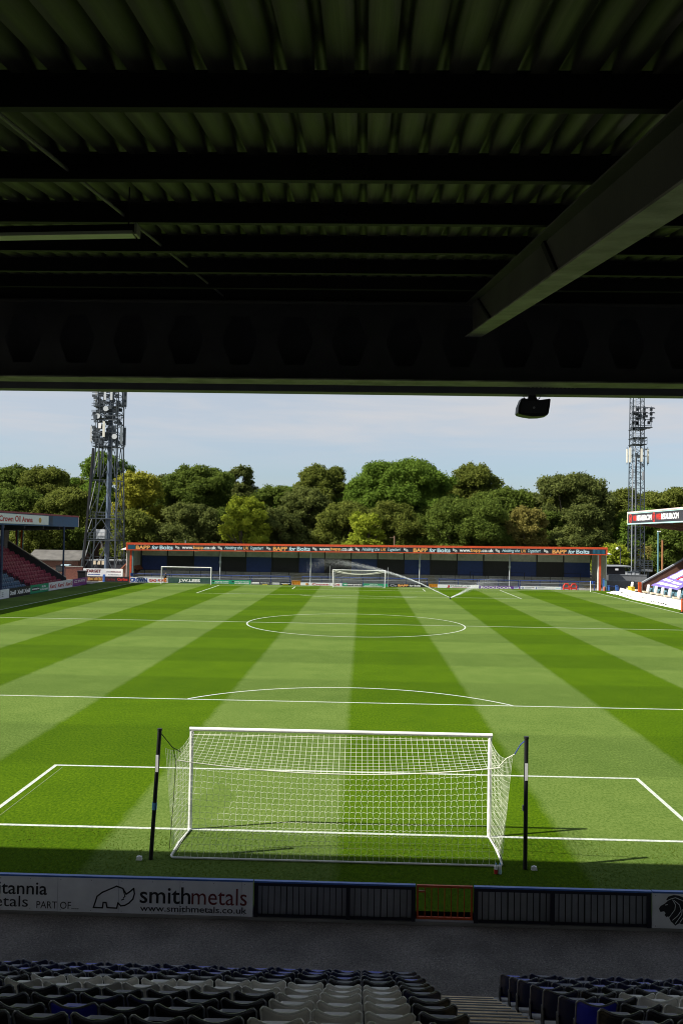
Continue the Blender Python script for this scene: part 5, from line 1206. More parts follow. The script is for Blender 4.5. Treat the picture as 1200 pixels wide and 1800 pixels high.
for x in (-.55, .25, .75): mb.bar((cx + x * w_, YT + w_, z0), (cx + (x + .25) * w_, YT + w_, z1), .05); mb.bar((cx + (x + .5) * w_, YT + w_, z0), (cx + (x + .25) * w_, YT + w_, z1), .05)
lv = [Zp(v) for v in (762, 745, 728, 712, 696, 680, 660, 640, 620, 600, 580, 560)]
for k, (z0, z1) in enumerate(zip(lv[:-1], lv[1:])):
    for s, u in zip(cs, cs[1:] + cs[:1]):
        mb.bar(CP(s if k % 2 else u, z0), CP(u if k % 2 else s, z1), .07); mb.bar(CP(s, z1), CP(u, z1), .09)
mb.build('bracing', M['galv'], t)
MB().tube([(cx + .25, YT, -.3), (cx + .45, YT, Zp(690))], .40, 12).build('mast_tube', mat('mast_blue', (0.07, 0.10, 0.15), 0.5, var=0.2), t)
MB().bar((cx - 2.75, YT - 2.7, .0), (cx - 1.8, YT - 1.8, Zp(790)), .30).build('cable_ladder', M['black_steel'], t)
for py, hwid in ((912, 2.15), (948, 2.4), (787, 1.95), (738, 1.85), (718, 1.85)):
    z = Zp(py); mb = MB(); mb.box(cx - hwid, cx + hwid, YT - hwid, YT + hwid * .2, z, z + .10); mb.build('platform', M['galv_dark'], t)
    mb = MB()
    for s, u in zip(cs, cs[1:] + cs[:1]):
        for dz in (.55, 1.05): mb.bar((cx + s[0] * hwid, YT + s[1] * hwid, z + dz), (cx + u[0] * hwid, YT + u[1] * hwid, z + dz), .06)
        for f in np.linspace(0, 1, 5): q = np.array((cx + s[0] * hwid, YT + s[1] * hwid, z)) * (1 - f) + np.array((cx + u[0] * hwid, YT + u[1] * hwid, z)) * f; mb.bar(q, q + [0, 0, 1.05], .05)
    mb.build('handrail', M['galv'], t)
z = Zp(948); MB().box(cx - .9, cx + .5, YT - 2.2, YT - 1.2, z + .13, z + 1.6).build('cabinet', M['antenna'], t)
def antenna(px, py0, py1, dy, w=.30, m_='antenna', dpt=.16):
    x = Xp(px); z0, z1 = Zp(py1), Zp(py0); y = YT + dy
    a_ = MB().prism([(-w / 2, z0), (w / 2, z0), (w / 2 + .0, z1 - .05), (w / 2 - .05, z1), (-w / 2 + .05, z1), (-w / 2, z1 - .05)], lambda u, v, d: (x + u, y + d, v), 0, dpt).build('antenna', M[m_], t)
    MB().tube([(x, y + dpt + .06, z0 - .3), (x, y + dpt + .06, z1 + .3)], .05, 6).bar((x, y + dpt, (z0 + z1) / 2), (x + (cx - x) * .5, y + dpt + .8, (z0 + z1) / 2), .07).build('antenna_mount', M['galv_dark'], a_)
for px, a, b, dy, m_ in ((162.8, 752, 778, -1.6, 'antenna'), (165.3, 752, 778, -.8, 'galv_dark'), (187.5, 744, 771, -2.5, 'antenna_cream'), (180, 747, 756, -2.4, 'ink_white'), (214.5, 752, 781, -1.4, 'antenna'), (218, 752, 783, -.6, 'galv_dark'),
                       (188, 676, 707, -2.4, 'antenna'), (199, 676, 707, -2.4, 'antenna'), (170.5, 660, 712, -1.8, 'antenna'), (216.5, 660, 715, -1.5, 'galv'), (219, 660, 716, -.9, 'galv_dark')): antenna(px, a, b, dy, w=.36 if m_ != 'ink_white' else .42, m_=m_)
for px, py in ((190, 722), (176, 735), (206, 770)): MB().tube([(Xp(px), YT - 2.4, Zp(py)), (Xp(px), YT - 2.05, Zp(py))], [.42, .25], 14).build('dish', M['antenna'], t)
rr = random.Random(3)
for i in range(130):
    z = Zp(rr.choice([rr.uniform(690, 722), rr.uniform(722, 745), rr.uniform(750, 784)])); x = cx + rr.uniform(-2.0, 2.0); y_ = YT + rr.uniform(-2.3, .5); s = rr.uniform(.12, .32)
    MB().box(x - s, x + s, y_ - .12, y_ + .12, z - s * rr.uniform(.5, 1.6), z + s * .8).build('radio_unit', M['galv_dark'], t)
mb = MB()
for i in range(14):
    z = Zp(rr.uniform(690, 775)); mb.bar((cx - 2.1, YT - 2.15, z), (cx + 2.1, YT - 2.15, z + rr.uniform(-.1, .1)), .09)
for i in range(6): x = cx + rr.uniform(-1.9, 1.9); mb.tube([(x, YT - 2.1, Zp(840)), (x + .1, YT - 2.2, Zp(700))], .06, 5)
mb.build('cross_rails', M['galv'], t)

# right tower
YT = 122.0; cx = PY(1117.5, 900, YT)[0]; Zp = lambda py: PY(1117, py, YT)[2]; Xp = lambda px: PY(px, 850, YT)[0]
t = thing('floodlight_tower', 'slim square lattice floodlight mast behind the right corner', 'tower', (cx, YT, -.3))
mb = MB(); lattice(mb, (cx, YT), 1.08, .86, -.3, Zp(650), 40, .13, .05); mb.build('lattice_mast', M['galv_dark'], t)
mb = MB(); mb.tube([(cx - 1.12, YT - 1.1, -.3), (cx - 1.0, YT - 1.1, Zp(815))], .085, 8); mb.tube([(cx - .5, YT - 1.05, -.3), (cx - .5, YT - .9, Zp(700))], .07, 6); mb.build('cable_run', M['shed_grey'], t)
MB().tube([(cx - .1, YT, -.3), (cx - .1, YT, Zp(800))], .14, 6).build('ladder', M['galv'], t)
# lamp frame
mb = MB(); x0, x1 = Xp(1105), Xp(1141); yl = YT - 1.3
for py in (717, 727, 738, 749): mb.bar((x0, yl, Zp(py)), (x1, yl + .8, Zp(py)), .09)
for px in (1105, 1117, 1129, 1141): mb.bar((Xp(px), yl + .8 * (px - 1105) / 36, Zp(752)), (Xp(px), yl + .8 * (px - 1105) / 36, Zp(715)), .09)
mb.box(x0, x1, yl, yl + 1.6, Zp(752) - .1, Zp(752)); mb.build('lamp_frame', M['galv_dark'], t)
for i, (px, py) in enumerate(((1115, 720), (1127, 719.5), (1139, 719.5), (1115, 728), (1127, 727.5), (1139, 727.5), (1114, 736), (1126, 733), (1139, 736.5), (1108, 743), (1135, 743), (1109, 727))):
    x, z, y = Xp(px), Zp(py), yl - .15
    l_ = MB().hexa([(x - .42, y - .35, z - .14), (x + .42, y - .35, z - .14), (x + .30, y + .25, z + .05), (x - .30, y + .25, z + .05), (x - .42, y - .30, z + .02), (x + .42, y - .30, z + .02), (x + .25, y + .25, z + .20), (x - .25, y + .25, z + .20)]).build('flood_lamp', M['lamp_dark'], t)
    MB().box(x - .2, x + .2, y + .26, y + .55, z - .40, z + .05).build('lamp_bracket', M['galv_dark'], l_)
for py in (755, 771, 782): 
    z = Zp(py); MB().box(cx - 1.1, cx + 1.3, YT - 1.3, YT + 1.1, z - .06, z + .06).build('platform', M['galv_dark'], t)
mb = MB(); z = Zp(782)
for dz in (.6, 1.15): mb.bar((cx - 1.1, YT - 1.3, z + dz), (cx + 1.3, YT - 1.3, z + dz), .06); mb.bar((cx + 1.3, YT - 1.3, z + dz), (cx + 1.3, YT + 1.1, z + dz), .06)
for x in np.linspace(cx - 1.1, cx + 1.3, 6): mb.bar((x, YT - 1.3, z), (x, YT - 1.3, z + 1.15), .05)
mb.build('handrail', M['galv_dark'], t)
for px, a, b, dy, m_ in ((1099.2, 790, 814, -.7, 'antenna_cream'), (1103, 788, 814, -1.2, 'antenna_cream'), (1121.5, 790, 813, -1.6, 'antenna_cream'), (1134, 790, 814, -1.1, 'antenna_cream'), (1137, 790, 815, -.3, 'galv_dark')): antenna(px, a, b, dy, w=.30, m_=m_)
for i in range(22):
    z = Zp(rr.choice([rr.uniform(714, 756), rr.uniform(770, 835)])); x = cx + rr.uniform(-1.1, 1.2); s = rr.uniform(.10, .24)
    MB().box(x - s, x + s, YT - 1.45, YT - 1.2, z - s * 1.4, z + s).build('radio_unit', M['galv_dark'], t)
MB().box(Xp(1105), Xp(1107.5), YT - 1.5, YT - 1.2, Zp(840), Zp(826)).box(Xp(1123), Xp(1126), YT - 1.5, YT - 1.2, Zp(845), Zp(830)).build('radio_units', M['shed_grey'], t)

# ================================================================== RIGHT STAND
XR = 38.2
t = thing('side_stand', 'right side stand with dark lettered fascia and purple banner on its seats', 'stand', (42, 85, 0))
ye = PX(1103, 910, XR)[1]; zt1, zt0 = 11.45, 9.66
fas = MB().box(XR, XR + .2, 30, ye, zt0 + .16, zt1 - .20).build('fascia', M['charcoal'], t)
MB().box(XR - .10, XR + .5, 30, ye + .15, zt1 - .195, zt1).build('trim', M['pale_trim'], fas)
MB().box(XR - .06, XR + .25, 30, ye + .02, zt1 - .32, zt1 - .198).build('trim', M['cyan_trim'], fas)
MB().box(XR - .06, XR + .25, 30, ye + .12, zt0, zt0 + .158).build('trim', M['cyan_trim'], fas)
MB().box(XR - .08, XR + .22, ye + .003, ye + .18, zt0 + .16, zt1 - .20).build('end_trim', M['lump_cream'], fas)
MB().hexa([(XR + .2, 30, zt0 + .1), (XR + 12, 30, zt0 - .9), (XR + 12, ye, zt0 - .9), (XR + .2, ye, zt0 + .1), (XR + .2, 30, zt0 + .4), (XR + 12, 30, zt0 - .6), (XR + 12, ye, zt0 - .6), (XR + .2, ye, zt0 + .4)]).build('roof', M['charcoal'], t)
for y in np.arange(41, ye, 6.0): MB().hexa([(XR + .25, y - .1, zt0 - .2), (XR + .25, y + .1, zt0 - .2), (XR + 12, y + .1, zt0 - 1.6), (XR + 12, y - .1, zt0 - 1.6), (XR + .25, y - .1, zt0 + .09), (XR + .25, y + .1, zt0 + .09), (XR + 12, y + .1, zt0 - .91), (XR + 12, y - .1, zt0 - .91)]).build('roof_beam', M['brick_dark'], t)
yfl = 97.0; A_, B_ = PY(1128, 1026, yfl), PY(1200, 985, yfl)
sl = (B_[2] - A_[2]) / (B_[0] - A_[0]); bx2 = A_[0] + 11.5
MB().hexa([(A_[0], yfl, -.29), (bx2, yfl, -.29), (bx2, yfl + .35, -.29), (A_[0], yfl + .35, -.29), (A_[0], yfl, A_[2]), (bx2, yfl, A_[2] + sl * 11.5), (bx2, yfl + .35, A_[2] + sl * 11.5), (A_[0], yfl + .35, A_[2])]).build('flank_wall', M['brick_dark'], t)
MB().bar((A_[0] - .05, yfl + .17, A_[2] + .09), (bx2, yfl + .17, A_[2] + sl * 11.5 + .09), .5, .17).build('coping', M['shed_grey'], t)
MB().box(A_[0] - .22, A_[0] - .005, yfl - .05, yfl + .40, -.29, A_[2] + .1).build('end_pier', M['antenna_cream'], t)
p = PY(1123, 1035, yfl); MB().box(p[0] - .22, p[0] + .18, yfl - .3, yfl, -.29, PY(1123, 1023, yfl)[2]).build('gate_pier', M['gate_orange'], t)
XS = A_[0] + .3
rz_ = lambda k: 0.55 + .42 * k
mb = MB()
for k in range(14): mb.box(XS + .72 * k + .002, XS + .72 * (k + 1), 40, yfl - .01, -.29, rz_(k) - .42)
mb.build('terrace', M['concrete'], t)
MB().box(XS + 10.3, XS + 10.5, 40, yfl, -.29, 8.2).build('back_wall', M['charcoal'], t)
n_all = 0
for k in range(4):
    n_ = 0
    for i in range(60):
        y = yfl - .5 - i * .5; p = (XS + .72 * k + .45, y, rz_(k) - .02)
        if not vis(p) or y < 60: break
        n_ += 1; far_seat(me_t, p, f'blue seat, {nth(n_)} from the flank wall in the {nth(k + 1)} row of the right stand', 'blue seats in the right stand', RNG.normal(0, .03))
# banner on the seats
slope = lambda x: rz_((x - XS) / .72) + .46
def ban(px, py):   # meet the sight line with the plane of the seat tops
    d = _ray(px, py); s_ = .42 / .72
    k = (0.55 + .46 - s_ * XS + s_ * CAM[0] - CAM[2]) / (d[2] - s_ * d[0]); return CAM + d * k
C_ = [ban(1143, 1029), ban(1190, 1037), ban(1250, 1000), ban(1250, 975)]
t = thing('fabric_banner', 'purple banner with white and red shapes draped over the right stand seats', 'banner', C_[0])
def bil(u, v):
    a = C_[0] * (1 - u) + C_[1] * u; b = C_[3] * (1 - u) + C_[2] * u; p = a * (1 - v) + b * v
    return p + np.array([0, 0, .03 * math.sin(v * 42) + .02 * math.sin(u * 17)])
mb = MB(); nu, nv = 14, 44
for off in (0, -.02):
    for j_ in range(nv + 1):
        for i_ in range(nu + 1): mb.v.append(tuple(bil(i_ / nu, j_ / nv) + np.array([0, 0, off])))
N = (nu + 1) * (nv + 1)
for s_ in (0, 1):
    for j_ in range(nv):
        for i_ in range(nu): a = s_ * N + j_ * (nu + 1) + i_; mb.f.append((a, a + 1, a + nu + 2, a + nu + 1)); mb.m.append(0)
mb.build('cloth', M['banner_purple'], t, smooth=True)
def bshape(uvs, m_, nm):
    mb = MB(); mb.add([bil(u, v) + np.array([0, 0, .05]) for u, v in uvs], [tuple(range(len(uvs)))]); return mb
wh, rd = MB(), MB()
def bq(dst, u0, u1, v0, v1, n_=8):
    for i in range(n_):
        a, b = v0 + (v1 - v0) * i / n_, v0 + (v1 - v0) * (i + 1) / n_
        dst.add([bil(u0, a) + [0, 0, .05], bil(u1, a) + [0, 0, .05], bil(u1, b) + [0, 0, .05], bil(u0, b) + [0, 0, .05]], [(0, 1, 2, 3)])
bq(wh, .10, .90, .05, .12); bq(wh, .08, .42, .17, .23); bq(wh, .50, .88, .16, .22); bq(wh, .10, .38, .28, .55); bq(wh, .55, .80, .30, .36); bq(wh, .55, .64, .40, .62); bq(wh, .70, .92, .42, .60); bq(rd, .46, .52, .28, .60); bq(rd, .66, .69, .38, .62); bq(wh, .12, .85, .68, .74)
wh.build('white_shapes', M['ink_white'], t); rd.build('red_shapes', M['bright_red'], t)
# fascia sign
yr = lambda px: PX(px, 908, XR)[1]
zA, zB_ = zt0 + .30, zt1 - .42; hS = zB_ - zA
def hero_w(mb, fn):
    for a, b in ((1118.5, 1144.5), (1161.5, 1192)): put_text(mb, 'RETAILER.COM', fn, yr(a), yr(b), zA + hS * .16, zA + hS * .86, bold=.05)
def hero_r(mb, fn):
    for a, b, c in ((1107.5, 1111.5, 1118), (1148.5, 1152.5, 1161)):
        put_ell(mb, fn, yr(a), zA + hS * .5, abs(yr(a + 2.4) - yr(a - 2.4)) / 2, hS * .62, hole=.72); put_text(mb, 'V', fn, yr(a - 1.6), yr(a + 1.8), zA + hS * .2, zA + hS * .8, bold=.05)
        put_text(mb, 'WEB', fn, yr(b), yr(c), zA + hS * .16, zA + hS * .86, bold=.06)
side_sign(ye - .25, yr(1230), zA - .12, zB_ + .06, XR - .02, 'dark sign with red and white RETAILER.COM lettering on the right fascia', 'charcoal', [('white_lettering', 'ink_white', hero_w), ('red_lettering', 'bright_red', hero_r)], back=.018, s=-1)

# white covered boards along the right touchline
def rb(pxa, pya, pxb, pyb, z0, z1, label, m_='cover_white', marks=None, dx=0.0):
    a, b = PZ(pxa, pya, 0), PZ(pxb, pyb, 0); d = (b - a); L = np.linalg.norm(d); d /= L; n_ = np.array([-d[1], d[0], 0]) * (-1)
    t = thing('covered_board', label, 'board', (a + b) / 2)
    q = n_ * .25 if n_[0] > 0 else -n_ * .25
    MB().hexa([a, b, b + q * 2.2, a + q * 2.2, a + q * .9 + [0, 0, z1], b + q * .9 + [0, 0, z1], b + q * 1.3 + [0, 0, z1], a + q * 1.3 + [0, 0, z1]]).build('cover', M[m_], t)
    if marks:
        mb = MB(); f0 = lambda u, v: a + d * u + q * .9 * v / z1 - q * .03 + np.array([0, 0, v])
        rr = random.Random(int(pxa)); 
        for u0, u1, v in marks:
            u = u0 * L
            while u < u1 * L:
                w_ = rr.uniform(.2, .6); v2 = v * z1 + rr.uniform(-.03, .03) ; mb.add([f0(u, v2), f0(u + w_, v2), f0(u + w_, v2 + rr.uniform(.06, .16)), f0(u, v2 + .10)], [(0, 1, 2, 3)]); u += w_ + rr.uniform(.05, .3)
        mb.build('dark_marks', M['ink_black'], t)
    return t
rb(1086, 1046.0, 1112, 1054, 0, .98, 'white covered board with dark marks at the far end of the right touchline', marks=[(.12, .28, .35), (.45, .95, .28)])
rb(1112.4, 1054.2, 1196, 1072, 0, .98, 'long white covered board with dark marks near the right picture edge', marks=[(.18, .26, .4), (.36, .72, .22)])
a = PZ(1063, 1042, 0); b = PZ(1088, 1047, 0)
t = thing('folded_sheet', 'white sheet slumped on the turf near the far right corner', 'sheet', a); mb = MB(); nu, nv = 14, 5
for j_ in range(nv + 1):
    for i_ in range(nu + 1):
        p = a + (b - a) * i_ / nu + np.array([1.5, .4, 0]) * j_ / nv; hgt = .05 + .35 * max(0, math.sin(i_ / nu * math.pi)) * math.sin(j_ / nv * math.pi) + .05 * math.sin(i_ * 2.1 + j_); mb.v.append((p[0], p[1], max(.01, hgt)))
for j_ in range(nv):
    for i_ in range(nu): q = j_ * (nu + 1) + i_; mb.f.append((q, q + 1, q + nu + 2, q + nu + 1)); mb.m.append(0)
mb.build('cloth', M['cover_white'], t, smooth=True)
p = PY(1077.8, 1040, 96.5); MB().tube([(p[0], 96.5, .38), (p[0] + .25, 96.5, .5)], .12, 8).build('handle', M['lamp_dark'], t)
p = PX(1109, 1050, 36.2); t = thing('yellow_box', 'yellow box on top of the white covered board', 'box', (p[0], p[1], .45)); MB().box(p[0] - .25, p[0] + .2, p[1] - .7, p[1] + .7, .45, 1.2).build('body', M['ink_yellow'], t); MB().box(p[0] - .28, p[0] + .23, p[1] - .74, p[1] + .74, 1.2, 1.27).build('lid', M['ink_yellow'], t)
for i, px in enumerate((1104.5, 1118.5, 1132.5, 1146, 1157.5, 1170, 1186)):
    py = 1044 + (px - 1104) * .2; p = PX(px, py, XS - .6); x, y = XS - .6, p[1]
    t = thing('dugout_seat', f'cream padded touchline seat, {nth(i + 1)} from the flank wall', 'seat', (x, y, 0), 'cream padded seats beside the right touchline')
    MB().prism([(-.34, .35), (.34, .35), (.36, 1.0), (.28, 1.32), (.15, 1.42), (-.15, 1.42), (-.28, 1.32), (-.36, 1.0)], lambda u, v, d: (x + .25 + d + .12 * v, y + u, v), 0, .16).build('backrest', M['cover_white'], t)
    MB().hexa([(x - .25, y - .34, .34), (x + .32, y - .34, .34), (x + .32, y + .34, .34), (x - .25, y + .34, .34), (x - .28, y - .30, .55), (x + .32, y - .30, .52), (x + .32, y + .30, .52), (x - .28, y + .30, .55)]).build('cushion', M['lump_cream'], t)
    MB().box(x - .1, x + .2, y - .2, y + .2, -.29, .338).build('base', M['black_steel'], t)
p = PY(1197, 1066, 72); 
p = PZ(1197.5, 1077, 0); t = thing('marker_post', 'orange post at the end of the long white covered board', 'post', p); MB().tube([p, p + [0, 0, 1.45]], .10, 8).build('pole', M['gate_orange'], t); MB().tube([p + [0, 0, 0], p + [0, 0, .12]], .2, 10).build('base', M['black_steel'], t)
# far right corner: fence, sheds, posts
y = 106.5; a, b = PY(1066, 1030, y), PY(1123, 1030, y)
t = thing('metal_fence', 'grey corrugated fence in the far right corner', 'fence', ((a[0] + b[0]) / 2, y, -.3)); z1 = PY(1095, 1022, y)[2]; mb = MB(); n_ = 44
for i in range(n_): mb.box(a[0] + (b[0] - a[0]) * i / n_, a[0] + (b[0] - a[0]) * (i + .6) / n_, y - .05, y, -.3, z1)
mb.box(a[0], b[0], y + .001, y + .05, -.3, z1); mb.build('sheeting', M['fence_grey'], t); MB().box(a[0], b[0], y - .1, y + .1, z1, z1 + .12).build('top_rail', M['shed_grey'], t)
for i, (px, tp, m_) in enumerate(((1060.3, 1018, 'rail_blue'), (1063.8, 1020, 'post_teal'), (1069.5, 1030, 'rail_blue'), (1083, 1030, 'rail_blue'))):
    p = PY(px, 1040, 104 - i * .4); q = PY(px, tp, 104 - i * .4); tag(MB().box(p[0] - .12, p[0] + .12, p[1], p[1] + .22, -.3, q[2]).box(p[0] - .15, p[0] + .15, p[1] - .03, p[1] + .25, q[2], q[2] + .06).build('gate_post', M[m_], base=(p[0], p[1], -.3)), ['tall blue gate post beside the right end of the far stand', 'tall teal gate post in the far right corner', 'short blue gate post between teal post and white sheet', 'short blue gate post at the end of the white covered board'][i], 'post')
p = PY(1061.5, 1040, 102.5); t = thing('wooden_post', 'short pale brown post by the far right corner', 'post', (p[0], 102.5, -.29)); MB().tube([(p[0], 102.5, -.29), (p[0], 102.5, .55), (p[0], 102.5, .62)], [.2, .2, .12], 10).build('post_body', M['lump_cream' if False else 'brick_red'], t)
t = thing('guard_rail', 'blue rail across the far right corner', 'railing', (38, 104.2, -.3)); a, b = PY(1067, 1030, 104.2), PY(1086, 1031, 104.2)
MB().tube([a, b], .05, 6).build('rail', M['barrier_blue'], t); MB().tube([(a[0], 104.2, -.3), a], .05, 6).build('post', M['barrier_blue'], t); MB().tube([(b[0], 104.2, -.3), b], .05, 6).build('post', M['barrier_blue'], t)
y = 118; a, b = PY(1058, 1005, y), PY(1098, 1005, y)
t = thing('shed', 'low dark shed with thin flat canopy roof at right', 'building', ((a[0] + b[0]) / 2, y, -.3)); MB().box(a[0], b[0], y, y + 5, -.3, PY(1078, 998, y)[2]).build('wall', M['charcoal'], t); z_ = PY(1078, 996, y)[2]
MB().box(a[0] - .3, b[0] + .6, y - 1.4, y + 5.2, z_, z_ + .18).build('roof', M['shed_grey'], t); MB().box(a[0] + .4, b[0] - .3, y - .04, y - .003, .2, 1.7).build('door', M['fence_grey'], t)
p = PY(1083.5, 1001, y - 1.5); MB().box(p[0] - .22, p[0] + .22, y - 1.5, y - 1.42, p[2] - .15, p[2] + .15).build('notice', M['ink_white'], t)
y = 127; a, b = PY(1086, 1000, y), PY(1146, 1000, y)
t = thing('footbridge', 'grey railed walkway structure behind the right mast', 'walkway', ((a[0] + b[0]) / 2, y, -.3)); z0, z1 = PY(1110, 1001, y)[2], PY(1110, 985.5, y)[2]
MB().box(a[0], b[0], y, y + 2.5, z0 - .3, z0).build('deck', M['shed_grey'], t); mb = MB()
for zz in np.linspace(z0 + .3, z1, 4): mb.box(a[0], b[0], y, y + .08, zz - .07, zz + .07)
for x in np.linspace(a[0], b[0] - .12, 9): mb.box(x, x + .12, y - .04, y - .002, z0, z1 + .1)
mb.build('railing', M['galv'], t)
for x in np.linspace(a[0] + .4, b[0] - .4, 4): MB().box(x - .15, x + .15, y + 1, y + 1.3, -.3, z0 - .3).build('support', M['galv_dark'], t)
for i, (px0, px1, tp, m_, lab) in enumerate(((1101.5, 1109, 1006, 'shed_grey', 'pale grey equipment cabinet at the foot of the right mast, left one'), (1110, 1115, 1005, 'antenna', 'narrow white equipment cabinet at the foot of the right mast'), (1116, 1123, 1006, 'shed_grey', 'pale grey equipment cabinet at the foot of the right mast, right one'))):
    y = 114.5; a, b = PY(px0, 1015, y), PY(px1, 1015, y); t = thing('equipment_cabinet', lab, 'cabinet', ((a[0] + b[0]) / 2, y, -.3)); z1 = PY(px0, tp, y)[2]
    MB().box(a[0], b[0], y, y + 1, -.3, z1).build('body', M[m_], t); MB().box(a[0] - .05, b[0] + .05, y - .05, y + 1.05, z1, z1 + .1).build('roof', M['galv'], t); MB().box(a[0] + .1, b[0] - .1, y - .02, y - .002, 0, z1 - .2).build('door', M['antenna'], t)
y = 107.5; a, b = PY(1060, 1010, 116)[0], PY(1125, 1010, 116)[0]
t = thing('block_wall', 'long grey block wall behind the corrugated fence', 'wall', ((a + b) / 2, 113, -.3)); MB().box(a, b, 113, 113.3, -.3, PY(1090, 1011, 113)[2]).build('blockwork', M['fence_grey'], t); MB().box(a, b, 112.95, 113.35, PY(1090, 1011, 113)[2], PY(1090, 1011, 113)[2] + .1).build('coping', M['shed_grey'], t)
# lamp posts and poles
y = 116; p = PY(1155.5, 1003, y); q = PY(1155.5, 935, y); t = thing('lamp_post', 'tall teal grey lamp post right of the slim mast', 'lamp post', (p[0], y, -.3))
MB().tube([(p[0], y, -.3), (p[0], y, q[2])], [.16, .12], 8).build('pole', M['post_teal'], t); MB().box(p[0] - .12, p[0] + .40, y - .15, y + .15, q[2], q[2] + .16).build('lamp_head', M['ink_white'], t)
y = 118; p = PY(1163, 1003, y); q = PY(1163, 950, y); t = thing('utility_pole', 'orange brown timber pole beside the tall lamp post', 'pole', (p[0], y, -.3)); MB().tube([(p[0], y, -.3), (p[0], y, q[2])], [.17, .14], 8).build('pole', mat('weathered_timber', (0.30, 0.13, 0.05), 0.8), t); MB().tube([(p[0], y, q[2]), (p[0], y, q[2] + .12)], .16, 8).build('cap', M['wood_pole'], t)
y = 121; p = PY(1089.5, 1000, y); q = PY(1089.5, 962, y); t = thing('street_lamp', 'swan neck street lamp with white head left of the slim mast', 'street lamp', (p[0], y, -.3))
MB().tube([(p[0], y, -.3), (p[0], y, q[2] - .3), (p[0] - .1, y, q[2]), (p[0] - .35, y, q[2] + .08), (p[0] - .55, y, q[2] - .1)], .08, 8).build('pole', M['charcoal'], t); MB().tube([(p[0] - .55, y, q[2] - .35), (p[0] - .55, y, q[2] - .18), (p[0] - .55, y, q[2] - .02)], [.22, .24, .08], 10).build('lamp_head', M['ink_white'], t)
y = 118; p = PY(692.5, 975, y); q = PY(692.5, 942, y); t = thing('utility_pole', 'wooden utility pole standing behind the far stand roof', 'pole', (p[0], y, -.3)); MB().tube([(p[0], y, -.3), (p[0], y, q[2])], [.16, .12], 8).build('pole', M['wood_pole'], t); MB().box(p[0] - .8, p[0] + .1, y - .06, y + .06, q[2] - .35, q[2] - .25).build('crossarm', M['wood_pole'], t)
y = 117; p = PY(326, 975, y); q = PY(326, 950, y); t = thing('utility_pole', 'thin grey pole behind the left part of the far stand', 'pole', (p[0], y, -.3)); MB().tube([(p[0], y, -.3), (p[0], y, q[2])], [.12, .09], 8).build('pole', M['post_grey'], t); MB().tube([(p[0], y, q[2]), (p[0], y, q[2] + .1)], .12, 8).build('cap', M['galv_dark'], t)

